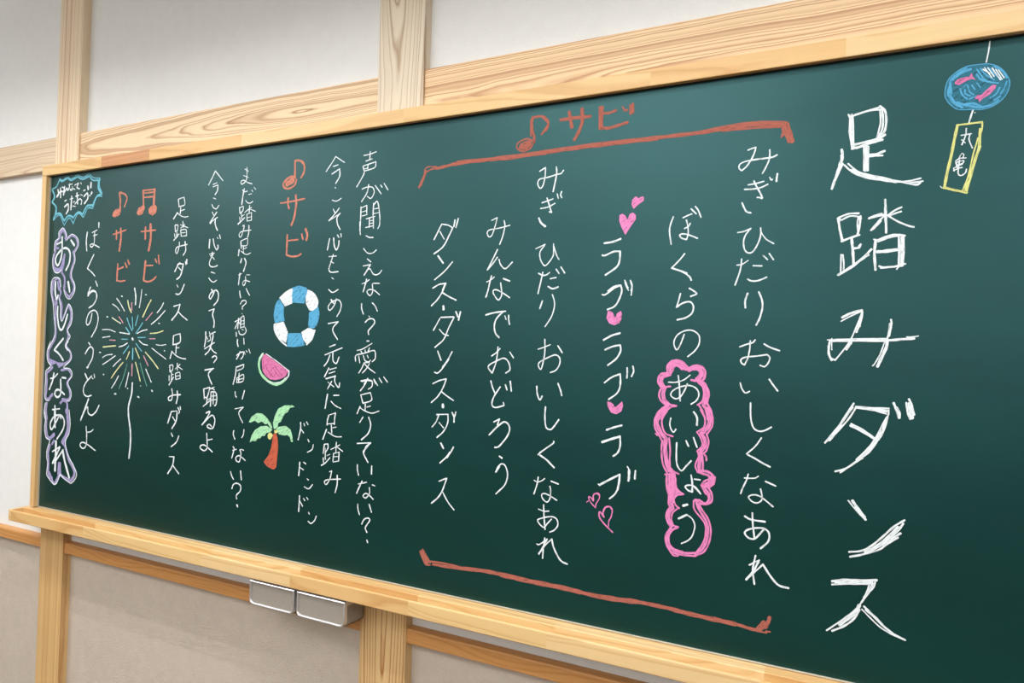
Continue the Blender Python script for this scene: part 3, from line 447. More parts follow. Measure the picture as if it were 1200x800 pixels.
  ('character', 'Sw3.4,3732,2901,3758,2918,3778,2939;Sw3.6,3766,2946,3764,2915,3757,2868,3738,2817;Sw3.6,3738,2817,3715,2850,3763,2879,3803,2892,3828,2871,3835,2838,3813,2821;Sw3.4,3832,2923,3853,2895'),
  ('character', 'Sw3.9,3732,2780,3743,2748,3759,2718;Sw3.9,3785,2753,3751,2702,3742,2665,3762,2652,3808,2664;Sw3.1,3805,2679,3810,2664;Sw3.8,3813,2765,3823,2740;Sw4.1,3839,2783,3847,2736'),
  ('character', 'Sw3.5,3755,2581,3787,2598;Sw3.5,3787,2598,3761,2584;Sw3.8,3787,2598,3776,2569;Sw4.2,3808,2585,3774,2559,3732,2517;Sw4.1,3774,2559,3808,2585,3832,2579,3844,2554,3831,2517,3789,2467,3765,2459'),
  ('character', 'Sw4.3,3792,2419,3807,2411;Sw3.6,3774,2340,3789,2370,3809,2384,3828,2373,3840,2334,3827,2286,3779,2236;Sw3.8,3777,2342,3795,2370'),
 ]),
 ('written_line', 'white chalk line of angular letters under the left end of the red bracket', [
  ('character', 'Sw3.7,3417,3563,3373,3486;Sw3.3,3417,3563,3455,3556,3484,3541;Sw4.1,3484,3541,3463,3501,3430,3448,3376,3413;Sw3.1,3408,3526,3435,3486;Sw4.5,3497,3580,3490,3546;Sw4,3516,3586,3503,3541'),
  ('character', 'Sw5.2,3401,3402,3433,3364;Sw3.5,3490,3369,3444,3323,3384,3280'),
  ('character', 'Sw3.5,3375,3237,3414,3256,3454,3259;Sw3.9,3450,3261,3435,3226;Sw3.5,3375,3237,3414,3256,3454,3261;Sw3.8,3454,3261,3435,3220,3404,3177,3370,3147;Sw3.9,3432,3215,3475,3193,3518,3175;Sw6.8,3443,3145,3445,3128;Sw3.8,3430,3088,3507,3091;Sw3.6,3424,3082,3387,3022;Sw3.8,3509,3088,3480,3037,3451,2977,3399,2935;Sw3,3423,3028,3450,3004,3479,2996;Sw4.8,3519,3117,3532,3091;Sw4.4,3546,3117,3536,3075'),
  ('character', 'Sw3.9,3417,2917,3439,2871;Sw3.5,3504,2916,3480,2875,3449,2836;Sw3.6,3486,2878,3450,2831,3422,2806,3402,2809'),
  ('character', 'Sw3.4,3394,2750,3433,2768,3474,2778;Sw3.7,3474,2778,3460,2740,3429,2690,3388,2654;Sw3.5,3448,2712,3480,2693,3521,2672;Sw7.9,3458,2648,3460,2635'),
  ('character', 'Sw3.3,3423,2595,3490,2601;Sw3.5,3436,2593,3421,2559,3398,2531;Sw3.7,3491,2601,3491,2559,3468,2514,3429,2480;Sw3.2,3439,2556,3467,2531;Sw3.8,3515,2612,3529,2591,3537,2616;Sw4.4,3528,2596,3528,2564'),
  ('character', 'Sw5,3454,2453,3470,2428;Sw4,3530,2440,3504,2400,3452,2353;Sw6.1,3510,2411,3492,2385'),
  ('character', 'Sw3.5,3449,2261,3496,2281;Sw3.9,3496,2281,3473,2220,3448,2180,3408,2145;Sw3.6,3470,2214,3506,2165,3544,2129'),
 ]),
 ('chalk_bracket', 'long red chalk bracket across the top of the board', [
  ('', 'Sr4.8,3268,3761,3294,3800,3310,3840;Sr4.8,3281,3771,3300,3817;Sr7.6,3270,3763,3299,3817,3306,3846;Sr3.6,3299,3847,3320,3864,3376,3860;Sr4.1,3314,3840,3348,3851,3390,3853;Sr7.9,3376,3851,3438,3859,3506,3867,3580,3866;Sr9.7,3486,3862,3553,3868,3684,3868,3811,3870,3994,3869;Sr5.5,3499,3874,3593,3874,3619,3868;Sr8.7,4393,3880,4413,3879,4491,3881,4606,3881,4728,3882,4799,3886,4881,3891,4960,3888,5049,3879;Sr4,4728,3888,4834,3897,4926,3900,5015,3892,5065,3884;Sr4.5,4811,3878,4904,3877,5043,3869;Sr9.9,5065,3878,5077,3842,5088,3803;Sr7.5,5054,3873,5063,3843,5077,3804;Sr3.8,5057,3867,5047,3825;Sr6.1,5052,3862,5055,3833;Sr10.3,3692,3867,3807,3865,3938,3871,4038,3874,4167,3877,4292,3878,4413,3879,4530,3878;Sr5.1,3834,3873,4038,3880,4230,3885,4413,3885,4524,3884'),
 ]),
 ('chorus_heading', 'red chalk heading with a music note above the long bracket', [
  ('music_note', 'Sr7,3918,4049,3914,4006,3928,3949,3929,3925;Sr4.5,3908,4038,3911,3958;Sr6.1,3918,4046,3966,4046,3993,4027,4000,4002,3968,3960;Sr4.8,3966,4044,3993,4018,4002,3996,3988,3973;Sr4.3,3929,3925,3894,3947,3846,3934,3837,3910,3868,3889,3909,3899,3929,3931;Sr18.5,3864,3913,3902,3922;Sr8.7,3854,3908,3889,3901'),
  ('character', 'Sr7.5,4063,4016,4137,4016,4214,4015;Sr5.7,4063,4018,4137,4020,4214,4013;Sr8.9,4107,4049,4115,4012,4123,3974;Sr8.1,4171,4056,4176,4005,4159,3953,4137,3915;Sr4.9,4168,4056,4167,4006'),
  ('character', 'Sr10,4269,4049,4267,3999,4269,3952;Sr4.1,4257,4053,4259,3951;Sr6.3,4279,4021,4307,4019,4338,4027;Sr7.3,4265,3956,4303,3950,4351,3957,4393,3965;Sr4.2,4367,4039,4379,4019;Sr5.1,4379,4020,4391,4021;Sr7.3,4406,4040,4407,4002;Sr5.6,4416,4047,4418,4006'),
 ]),
 ('written_line', 'long white chalk line with two question marks, nearest to the left end of the brackets', [
  ('character', 'Sw3,2898,3966,2940,3969,2982,3978;Sw3.6,2941,3983,2940,3943;Sw3,2912,3934,2956,3942;Sw3,2895,3909,2920,3913,2982,3924;Sw3.2,2982,3923,2974,3893,2903,3880;Sw3.6,2895,3906,2904,3871,2880,3832,2855,3798;Sw2.4,2899,3893,2932,3894;Sw2.8,2931,3915,2925,3892'),
  ('character', 'Sw3.1,2893,3783,2925,3791,2962,3788,2977,3766,2971,3744,2954,3728,2931,3741;Sw3.6,2938,3804,2927,3759,2892,3715;Sw3.1,2982,3796,3025,3747;Sw3,3019,3795,3030,3782;Sw3.1,3042,3802,3069,3765'),
  ('character', 'Sw3.9,2890,3686,2890,3616,2887,3558;Sw2.8,2890,3680,2930,3692;Sw3.3,2930,3692,2931,3648;Sw2.5,2894,3658,2931,3663;Sw2.5,2899,3636,2935,3642;Sw3.9,2976,3700,2974,3634;Sw3.4,2977,3691,3001,3708,3018,3643,3021,3585,3009,3562;Sw2.4,2976,3669,3013,3672;Sw2.4,2975,3643,3014,3648;Sw2.9,2929,3619,2987,3629;Sw3.3,2951,3618,2951,3572;Sw3.5,2977,3627,2980,3565;Sw2.4,2951,3607,2977,3608;Sw2.4,2952,3592,2977,3594;Sw2.7,2927,3572,2981,3579;Sw3.6,2886,3605,2892,3535'),
  ('character', 'Sw3.3,2931,3527,2955,3517,2980,3516;Sw3,2917,3459,2940,3437,2962,3430,2987,3435,3005,3448'),
  ('character', 'Sw3,2945,3402,2971,3384;Sw3.1,2918,3364,2968,3370;Sw4,2968,3370,2944,3336,2927,3314;Sw3.1,2944,3339,2966,3347,2988,3320,3010,3314,3031,3322,3046,3338'),
  ('character', 'Sw3.1,2914,3267,2936,3273,2964,3289;Sw3.9,2945,3293,2937,3261,2924,3224;Sw2.8,2991,3269,3034,3268;Sw3.2,2985,3266,2989,3226,2973,3203,2951,3221,2963,3235,2999,3231,3036,3207'),
  ('character', 'Sw3.8,2917,3160,2918,3134,2931,3104;Sw3.5,2989,3164,3010,3146,3025,3120;Sw2,2967,3094,2975,3088'),
  ('character', 'Sw3.7,2945,3059,2970,3077,2998,3077,3010,3060,2993,3037,2969,3014,2972,2994;Sw3.3,2960,2959,2976,2959'),
  ('character', 'Sw2.7,2896,2906,2933,2915,2997,2947;Sw3.3,2922,2904,2934,2890;Sw3.5,2951,2910,2955,2896;Sw3.5,2980,2922,2973,2905;Sw3.4,2888,2848,2890,2880,2948,2893,3005,2909,3020,2900,3021,2866,3001,2849;Sw3.3,2909,2877,2918,2840;Sw3.2,2940,2881,2954,2853,2979,2848,2990,2857;Sw3.1,2967,2882,2975,2868;Sw3.4,2947,2841,2933,2812,2913,2785;Sw3.1,2947,2841,2983,2843,2966,2813,2938,2786;Sw3.1,2951,2835,2980,2814,3023,2790'),
  ('character', 'Sw3.2,2936,2740,2969,2747,3005,2743,3006,2729;Sw3.6,2976,2759,2952,2727;Sw3.7,3017,2755,3030,2733;Sw3.2,3051,2764,3071,2741;Sw3.2,3082,2771,3108,2744;Sw3.3,2929,2743,2969,2751,3005,2746,3006,2718,2982,2701;Sw3.6,2976,2759,2959,2727,2928,2690;Sw3.3,3017,2757,3043,2724'),
  ('character', 'Sw3.8,2932,2668,2949,2623;Sw2.8,2932,2668,2997,2684;Sw3.4,2997,2683,3006,2644,2949,2624;Sw3.6,2965,2621,2965,2587;Sw2.6,2975,2605,3000,2612;Sw3.7,2930,2606,2911,2566;Sw3.1,2928,2600,2965,2584,3012,2575,3058,2589'),
  ('character', 'Sw3.5,2952,2550,2931,2520;Sw4.1,2990,2552,3006,2513,2991,2466,2946,2428'),
  ('character', 'Sw3.5,2918,2406,3011,2417;Sw4,3008,2415,2980,2394,2965,2361;Sw4.3,3004,2414,2975,2380,2963,2359,2996,2311'),
  ('character', 'Sw3.6,2925,2292,2926,2266,2936,2236;Sw4.2,3022,2295,3022,2252'),
  ('character', 'Sw3.1,2935,2190,2961,2196,2991,2206;Sw4,2961,2208,2941,2171,2926,2139;Sw3.2,3030,2196,3048,2192;Sw3.5,3011,2179,3013,2149,2990,2122,2970,2130,2989,2146,3016,2136,3039,2120'),
  ('character', 'Sw3.6,2936,2082,2939,2055,2951,2027;Sw3.9,3013,2091,3030,2051'),
  ('character', 'Sw3.8,2968,1980,2982,2006,3008,2017,3021,2007,2997,1973,2993,1959,3004,1940;Sw4.3,3006,1900,3011,1887'),
 ]),
 ('written_line', 'white chalk line running down just right of the ring drawing', [
  ('character', 'Sw3.4,2699,3980,2671,3945,2632,3902;Sw2.9,2699,3980,2764,3941;Sw3.1,2683,3926,2719,3932;Sw3.6,2675,3884,2730,3909;Sw4.1,2730,3909,2732,3868,2705,3829'),
  ('character', 'Sw2.6,2700,3809,2708,3802;Sw2.8,2684,3738,2705,3731,2726,3733,2749,3744'),
  ('character', 'Sw3.4,2694,3687,2708,3665;Sw3.6,2736,3690,2710,3662,2665,3624;Sw3,2665,3624,2745,3660;Sw3.9,2744,3661,2723,3638,2728,3602,2748,3571'),
  ('character', 'Sw3.8,2675,3524,2661,3461;Sw4.3,2704,3526,2710,3484,2726,3459,2741,3483,2743,3509;Sw3.4,2730,3542,2741,3527;Sw3.7,2755,3547,2758,3529'),
  ('character', 'Sw2.9,2674,3423,2728,3425;Sw3.5,2705,3434,2691,3393,2677,3355,2693,3336,2745,3338;Sw2.5,2687,3396,2710,3386'),
  ('character', 'Sw2.5,2700,3305,2714,3297;Sw3.4,2680,3240,2710,3223,2749,3239'),
  ('character', 'Sw3,2700,3179,2720,3161;Sw3,2700,3185,2720,3164;Sw3.7,2738,3188,2724,3152,2695,3124,2681,3141,2701,3167,2750,3182,2774,3158,2768,3123,2746,3090'),
  ('character', 'Sw3.4,2685,3050,2757,3061;Sw3.8,2757,3061,2724,3031,2723,3005,2756,2964'),
  ('character', 'Sw3.3,2701,2922,2742,2935;Sw3.2,2669,2876,2792,2918;Sw3.8,2706,2877,2688,2838,2666,2814;Sw3.9,2726,2890,2730,2846,2754,2832,2771,2867'),
  ('character', 'Sw3.9,2701,2804,2672,2755;Sw3,2705,2795,2755,2808;Sw2.7,2703,2774,2746,2787;Sw2.9,2685,2743,2753,2761;Sw3.6,2672,2756,2677,2766;Sw2.7,2681,2745,2748,2762;Sw3.8,2748,2764,2747,2731,2775,2700,2783,2726;Sw3.5,2725,2732,2696,2687;Sw3,2698,2726,2742,2702'),
  ('character', 'Sw4.5,2698,2659,2684,2580;Sw3.8,2742,2655,2780,2658;Sw3.1,2724,2622,2755,2600,2797,2586'),
  ('character', 'Sw3.7,2712,2541,2704,2517,2702,2489;Sw2.7,2709,2543,2757,2559;Sw4.2,2760,2559,2755,2530,2754,2496;Sw2.7,2708,2496,2757,2502;Sw3.8,2732,2495,2738,2448;Sw2.5,2742,2477,2770,2483;Sw4.3,2699,2464,2675,2409;Sw3,2710,2451,2738,2439,2769,2430,2808,2433'),
  ('character', 'Sw4,2688,2381,2681,2331;Sw2.7,2685,2381,2713,2386;Sw3.8,2713,2386,2714,2362,2696,2337;Sw3.5,2695,2360,2698,2299;Sw2.3,2709,2321,2730,2330;Sw3.6,2682,2307,2686,2279;Sw3.7,2731,2311,2699,2280,2670,2263;Sw3.7,2773,2400,2772,2348;Sw2.8,2798,2388,2765,2371,2735,2357;Sw3,2774,2377,2820,2354;Sw3.5,2756,2338,2753,2295;Sw2.7,2755,2337,2797,2348;Sw3.9,2795,2348,2793,2299;Sw2.3,2755,2319,2792,2324;Sw2.5,2754,2290,2796,2300'),
  ('character', 'Sw2.7,2730,2234,2747,2241;Sw3.4,2747,2241,2736,2195,2710,2162,2697,2177,2724,2190,2812,2203;Sw4.4,2787,2221,2789,2173,2776,2125'),
 ]),
 ('written_line', 'small thin white chalk words right of the palm tree drawing', [
  ('character', 'Sw4.2,2506,2489,2507,2451,2491,2390;Sw3.5,2507,2455,2531,2432;Sw3.3,2531,2486,2537,2472;Sw3.1,2550,2496,2562,2480'),
  ('character', 'Sw3.1,2563,2400,2574,2385;Sw3.3,2606,2373,2598,2345,2564,2326'),
  ('character', 'Sw4.3,2510,2265,2505,2189;Sw3.1,2512,2236,2540,2225;Sw3.2,2538,2268,2555,2260'),
  ('character', 'Sw2.9,2568,2179,2580,2172;Sw3.5,2550,2131,2584,2124,2610,2150'),
  ('character', 'Sw4.3,2517,2077,2514,1988;Sw3.7,2520,2048,2542,2021;Sw3.2,2547,2066,2557,2054;Sw3.1,2569,2075,2581,2063'),
  ('character', 'Sw3.3,2588,1993,2594,1983;Sw3.6,2587,1943,2609,1934,2634,1954,2646,1980'),
 ]),
 ('chorus_heading', 'red chalk heading with a music note above the ring drawing', [
  ('music_note', 'SR7.4,2395,3986,2399,3886;SR6.1,2395,3986,2435,3982,2465,3953,2467,3914,2445,3884;SR4.7,2406,3989,2453,3976,2471,3940,2456,3898;SR17.9,2337,3856,2383,3874;SR6.5,2399,3895,2358,3894,2313,3867,2314,3841,2350,3828,2396,3843,2411,3876'),
  ('character', 'SR5.3,2292,3748,2388,3753,2479,3761;SR6.8,2352,3773,2351,3742,2361,3712;SR7.4,2410,3786,2415,3730,2404,3661,2383,3615'),
  ('character', 'SR6.5,2354,3560,2354,3444;SR4.8,2358,3526,2439,3529;SR5.7,2354,3444,2391,3434,2437,3435,2465,3446;SR6,2466,3559,2476,3529;SR8,2493,3588,2509,3553,2502,3523'),
 ]),
 ('lifebuoy_drawing', 'blue and white chalk swim ring', [
  ('white_band', 'Pw0,2312,3195,2363,3230,2415,3246,2411,3164,2356,3147,2328,3175'),
  ('white_band', 'Pw0,2525,3234,2568,3223,2602,3179,2601,3141,2566,3120,2541,3125,2514,3163,2511,3212'),
  ('white_band', 'Pw0,2277,3047,2349,3059,2385,2998,2373,2937,2323,2958,2287,3002'),
  ('white_band', 'Pw0,2541,3027,2589,3012,2576,2968,2531,2930,2501,2962,2488,3000'),
  ('outline', 'Sw4.7,2312,3195,2363,3230,2414,3249;Sw4.8,2525,3237,2569,3220,2602,3179,2600,3147;Sw5.1,2275,3041,2283,3002,2324,2953,2378,2921;Sw5,2589,3012,2569,2963,2531,2930;Sb3.2,2407,3249,2458,3261,2517,3248;Sb4.3,2345,3147,2343,3109,2352,3064;Sb4,2604,3147,2615,3098,2598,3039;Sb3.1,2382,2918,2452,2918,2517,2929'),
  ('blue_band', 'Pb0,2414,3252,2458,3259,2510,3251,2525,3234,2512,3201,2503,3163,2455,3166,2411,3169,2407,3213'),
  ('blue_band', 'Pb0,2312,3189,2341,3153,2347,3103,2345,3061,2281,3050,2268,3092,2276,3148,2290,3175'),
  ('blue_band', 'Pb0,2541,3114,2566,3120,2608,3141,2613,3093,2601,3044,2584,3023,2556,3022,2537,3038,2541,3076'),
  ('blue_band', 'Pb0,2379,2970,2389,2993,2485,2994,2505,2956,2513,2932,2452,2920,2385,2918'),
 ]),
 ('watermelon_drawing', 'pink chalk watermelon slice with a pale green rind', [
  ('rind', 'Sg8.4,2189,2866,2167,2835,2164,2797,2181,2756,2224,2721,2282,2697,2322,2697,2362,2716,2386,2735;Sg6.4,2179,2850,2165,2816,2170,2775,2203,2731,2266,2700,2307,2694,2352,2708'),
  ('outline', 'Sw3,2196,2873,2186,2862,2167,2842;Sw2.7,2217,2870,2306,2828,2406,2775;Sw4.4,2381,2728,2400,2747,2404,2773;Sw2.6,2230,2710,2297,2703,2352,2715,2376,2735'),
  ('flesh', 'PM0,2197,2866,2217,2865,2399,2776,2380,2746,2346,2730,2301,2720,2255,2722,2218,2743,2196,2768,2190,2798,2185,2839'),
  ('flesh_shading', 'Sd1.9,2287,2805,2313,2780,2355,2745;Sd2.4,2196,2828,2203,2791,2207,2780;Sd2.5,2237,2774,2269,2745,2285,2738;Sd1.9,2277,2794,2299,2765,2330,2740;Sd1.8,2373,2782,2384,2761;Sd2.1,2215,2810,2232,2773'),
 ]),
 ('palm_tree_drawing', 'chalk palm tree with green fronds and an orange trunk', [
  ('frond', 'Pg0,2298,2445,2292,2473,2307,2517,2331,2556,2380,2578,2437,2582,2458,2574,2421,2567,2406,2542,2382,2531,2366,2506,2355,2483,2334,2473,2331,2451,2307,2434'),
  ('frond', 'Pg0,2290,2442,2276,2465,2240,2500,2205,2519,2161,2520,2119,2495,2096,2462,2113,2460,2146,2474,2173,2461,2203,2473,2229,2459,2250,2464,2277,2438'),
  ('frond', 'Pg0,2290,2432,2242,2451,2195,2444,2149,2419,2124,2385,2110,2343,2134,2355,2152,2353,2169,2358,2177,2374,2194,2372,2207,2389,2228,2390,2244,2410,2270,2412'),
  ('frond', 'Pg0,2335,2451,2393,2462,2431,2443,2445,2411,2453,2375,2438,2374,2429,2398,2408,2411,2388,2406,2363,2407,2342,2409,2319,2438'),
  ('coconut', 'Py0,2253,2396,2261,2409,2282,2413,2296,2399,2284,2379,2272,2372,2256,2380'),
  ('coconut', 'Py0,2303,2427,2324,2435,2335,2424,2325,2414,2308,2413'),
  ('trunk', 'Po0,2297,2408,2320,2413,2334,2384,2340,2329,2335,2279,2330,2217,2309,2203,2262,2214,2228,2239,2259,2272,2283,2318,2293,2368'),
 ]),
 ('written_line', 'long small white chalk line just left of the fruit and palm drawings', [
  ('character', 'Sw2.1,1989,3975,2022,3959;Sw2.1,1980,3937,2024,3921;Sw3.3,2007,3983,2009,3937,2003,3904,1972,3885,1960,3898,1978,3909,2015,3893,2055,3880'),
  ('character', 'Sw3,1977,3850,1992,3838,2017,3839;Sw4.7,1991,3856,1982,3816,1974,3762;Sw2.3,2029,3818,2054,3821;Sw2.6,2053,3844,2062,3833;Sw2.5,2073,3858,2087,3845;Sw3.1,2006,3784,2024,3769,2046,3766,2065,3774'),
  ('character', 'Sw3.4,1955,3746,1962,3709;Sw2.7,1956,3743,1986,3751;Sw3.6,1987,3751,1987,3728,1966,3709;Sw3.1,1973,3711,1979,3674;Sw2.3,1981,3692,1999,3699;Sw2.8,1960,3686,1965,3662;Sw3.5,2003,3681,1976,3662,1949,3643;Sw3.5,2041,3753,2039,3709;Sw2.8,2058,3739,2030,3728,2002,3712;Sw2.3,2040,3732,2093,3713;Sw3.4,2020,3700,2025,3659;Sw2.4,2020,3700,2059,3708;Sw3.7,2059,3708,2060,3662;Sw2.1,2025,3679,2057,3683;Sw2.3,2026,3658,2062,3662'),
  ('character', 'Sw3.2,1991,3635,2002,3629,1996,3604;Sw4,2040,3632,2043,3602;Sw3.5,1947,3645,1965,3657;Sw3,1988,3630,2002,3634,1993,3599,1977,3566,1962,3572,1965,3590,1993,3600,2061,3603;Sw4,2042,3630,2042,3591,2034,3561'),
  ('character', 'Sw4,1978,3538,1984,3497;Sw2.9,1978,3541,2024,3554,2035,3546,2030,3513,1987,3512;Sw3.5,2001,3506,2003,3470;Sw2.2,2002,3491,2030,3500;Sw4.7,1966,3489,1961,3454;Sw2.6,1981,3481,2011,3464,2036,3458,2064,3467'),
  ('character', 'Sw4.6,1990,3435,1982,3410;Sw4.4,2014,3436,2028,3408,2009,3357'),
  ('character', 'Sw4.4,1980,3347,1975,3312,1971,3278;Sw2.6,1969,3337,1995,3345;Sw2.4,2035,3336,2063,3335;Sw3.3,2027,3326,2031,3295,2017,3272,2005,3288,2026,3303,2064,3295'),
  ('character', 'Sw3.9,1982,3241,1987,3219,1993,3200;Sw3.5,2037,3254,2051,3234,2068,3213'),
  ('character', 'Sw3.5,1992,3161,2009,3180,2036,3181,2040,3167,2011,3145,2012,3130;Sw2.1,2007,3105,2013,3102'),
  ('character', 'Sw3.1,1952,3055,1992,3071;Sw4.3,1983,3075,1977,3014;Sw3.1,1975,3052,1954,3013;Sw2.8,1984,3055,1998,3039;Sw4,2001,3081,2002,3017;Sw3.4,2001,3078,2027,3088,2031,3024;Sw2.4,2006,3059,2029,3064;Sw2.4,2007,3040,2030,3045;Sw2.6,2004,3020,2035,3027;Sw4,1967,2991,1969,2967;Sw3.7,1987,3001,1997,2982,2028,2979,2050,2999,2041,3021;Sw2.5,2013,3011,2027,3005'),
  ('character', 'Sw5,1980,2950,1979,2930,1987,2908;Sw3.9,2032,2957,2037,2922'),
  ('character', 'Sw3.6,1976,2853,2007,2870,2034,2874,2030,2848,2013,2832;Sw4,2006,2877,1994,2854,1977,2831;Sw3.3,2038,2877,2048,2862;Sw2.5,2055,2884,2065,2875;Sw3.3,2077,2894,2090,2870'),
  ('character', 'Sw2.7,1989,2783,2042,2801;Sw2.9,1975,2783,2037,2801;Sw3.3,2040,2801,2034,2779,1985,2761;Sw4.3,1978,2780,1973,2738,1956,2679;Sw4,2004,2749,2002,2691;Sw4,1987,2719,1986,2690;Sw3.3,1990,2719,2040,2741,2038,2702,1993,2691;Sw2.6,1988,2706,2037,2718'),
  ('character', 'Sw3.8,1976,2636,1979,2613,1989,2603;Sw4.5,2054,2646,2046,2620,2038,2596'),
  ('character', 'Sw2.8,1978,2533,2050,2547;Sw3.6,2050,2547,2015,2517,2021,2491,2048,2455'),
  ('character', 'Sw3.9,1976,2402,1973,2379,1988,2352;Sw3.7,2061,2415,2058,2386,2045,2366'),
  ('character', 'Sw4.2,1967,2237,1984,2292,1976,2305;Sw2.8,1970,2283,2004,2293;Sw3.2,2043,2297,2065,2292;Sw3.8,2034,2293,2043,2269,2032,2223,2008,2224,2002,2244,2031,2257,2081,2234'),
  ('character', 'Sw4.2,1961,2156,1972,2132,1988,2113;Sw4.7,2045,2168,2054,2117'),
  ('character', 'Sw4.1,1978,2056,1990,2082,2019,2092,2049,2081,2048,2050,2018,2022,2021,2000;Sw5.7,2024,1965,2031,1954'),
 ]),
 ('written_line', 'small white chalk line between the long small line and the short stepping line', [
  ('character', 'Sw4,1733,3987,1708,3948,1676,3904;Sw3.4,1733,3987,1804,3920;Sw2.8,1716,3904,1752,3912;Sw2.8,1717,3889,1756,3897;Sw4.3,1760,3898,1758,3864,1738,3839'),
  ('character', 'Sw2.6,1722,3820,1746,3812;Sw3.6,1713,3780,1729,3758,1756,3751,1776,3771'),
  ('character', 'Sw3.9,1719,3732,1732,3713;Sw4,1759,3730,1700,3667;Sw3.5,1700,3667,1767,3697;Sw4.4,1748,3691,1750,3654,1771,3616;Sw3.9,1704,3661,1715,3671;Sw4.3,1745,3670,1759,3632,1771,3617'),
  ('character', 'Sw5.4,1705,3563,1702,3510;Sw4.3,1736,3565,1747,3527,1769,3497,1782,3510,1779,3526;Sw2.8,1771,3573,1779,3565;Sw4.1,1791,3588,1800,3564'),
  ('character', 'Sw2.9,1706,3472,1751,3477;Sw2.5,1714,3460,1744,3467;Sw3.6,1732,3485,1730,3459,1709,3418,1721,3396,1752,3392,1782,3400;Sw2.7,1734,3454,1754,3437'),
  ('character', 'Sw2.9,1727,3361,1762,3352;Sw3.4,1708,3325,1730,3306,1753,3298,1779,3309'),
  ('character', 'Sw4.2,1737,3254,1758,3225;Sw4.5,1766,3247,1753,3221,1731,3195,1718,3208,1738,3235,1780,3247,1801,3221,1793,3182,1762,3154'),
  ('character', 'Sw3.4,1720,3121,1769,3133;Sw4.9,1766,3131,1755,3096,1771,3057,1769,3019'),
  ('character', 'Sw5.1,1699,2991,1701,2944,1692,2899;Sw3.1,1705,2964,1720,2945;Sw3.2,1732,2991,1744,2945,1721,2932;Sw3.7,1784,2992,1747,2978,1733,2965;Sw4.3,1766,2978,1763,2945;Sw3.6,1694,2885,1750,2912,1780,2926;Sw4.7,1767,2965,1742,2886,1701,2849;Sw3.8,1736,2906,1771,2874,1802,2860'),
  ('character', 'Sw4.1,1764,2834,1787,2845,1806,2832,1780,2803'),
  ('character', 'Sw3.5,1703,2753,1782,2768;Sw3.7,1704,2756,1783,2768;Sw4.8,1773,2765,1738,2736,1747,2706,1771,2671'),
  ('character', 'Sw4.9,1700,2638,1708,2579;Sw3.5,1703,2638,1754,2651;Sw4.4,1755,2647,1733,2591,1713,2587;Sw4.5,1733,2588,1730,2546;Sw3.5,1701,2531,1759,2569;Sw2.9,1738,2574,1763,2583;Sw3.3,1760,2641,1794,2654;Sw3.5,1770,2648,1795,2636;Sw4.9,1766,2620,1765,2535;Sw4.3,1766,2623,1805,2623,1819,2593,1814,2551,1800,2540;Sw2.8,1767,2597,1811,2602;Sw2.8,1768,2573,1813,2579;Sw4.1,1788,2618,1789,2550'),
  ('character', 'Sw4.5,1728,2491,1762,2503,1739,2464,1696,2416;Sw4.4,1696,2416,1754,2465,1788,2481,1809,2455,1801,2414,1778,2398,1742,2409,1761,2424,1782,2412'),
  ('character', 'Sw4.3,1741,2368,1747,2320,1749,2279,1725,2260,1689,2271,1693,2288,1723,2294,1764,2277,1797,2258;Sw3.4,1746,2326,1793,2336'),
 ]),
 ('written_line', 'small white chalk line just right of the firework drawing', [
  ('character', 'Sw4.4,1400,3835,1409,3785;Sw2.9,1400,3836,1451,3844;Sw3.8,1454,3844,1461,3796,1407,3788;Sw4.5,1425,3780,1423,3741;Sw3,1431,3759,1463,3766;Sw4.9,1395,3750,1360,3711;Sw3.1,1395,3747,1428,3728,1465,3717,1499,3719'),
  ('character', 'Sw4.1,1377,3666,1383,3626;Sw3.6,1377,3670,1404,3668,1401,3637,1383,3626;Sw4.2,1397,3622,1397,3595;Sw3.7,1375,3614,1381,3592;Sw2.8,1403,3607,1421,3612;Sw3.8,1412,3603,1368,3572;Sw4,1450,3690,1458,3653;Sw2.5,1427,3670,1455,3662;Sw3,1472,3670,1433,3648;Sw2.8,1455,3662,1501,3647;Sw4,1433,3636,1440,3596;Sw3.4,1433,3636,1483,3636,1490,3596;Sw2.5,1439,3617,1480,3618;Sw2.8,1440,3596,1490,3597'),
  ('character', 'Sw3.9,1424,3560,1425,3538,1409,3490,1393,3496,1398,3524,1439,3534,1500,3541;Sw4.6,1478,3560,1488,3505,1465,3474'),
  ('character', 'Sw3.3,1413,3416,1436,3426,1450,3421;Sw4,1498,3447,1504,3419;Sw5.1,1424,3419,1391,3372;Sw3.4,1424,3419,1469,3419;Sw5.4,1469,3419,1461,3380,1443,3340,1412,3322;Sw3.6,1425,3398,1457,3374;Sw4.4,1489,3434,1495,3413;Sw5.4,1503,3445,1499,3420'),
  ('character', 'Sw3.3,1416,3287,1427,3272;Sw4.6,1486,3288,1459,3241,1434,3226,1409,3230'),
  ('character', 'Sw3.5,1393,3149,1453,3162;Sw5.3,1453,3162,1431,3109,1379,3061;Sw3.8,1435,3119,1477,3089,1527,3062'),
  ('character', 'Sw5.3,1402,2961,1400,2906;Sw3.1,1401,2963,1462,2976;Sw4.5,1465,2974,1465,2922,1400,2904;Sw4.5,1432,2906,1430,2851;Sw3,1433,2885,1460,2887;Sw5.1,1393,2863,1377,2817;Sw3.5,1393,2860,1441,2833,1487,2821,1527,2818'),
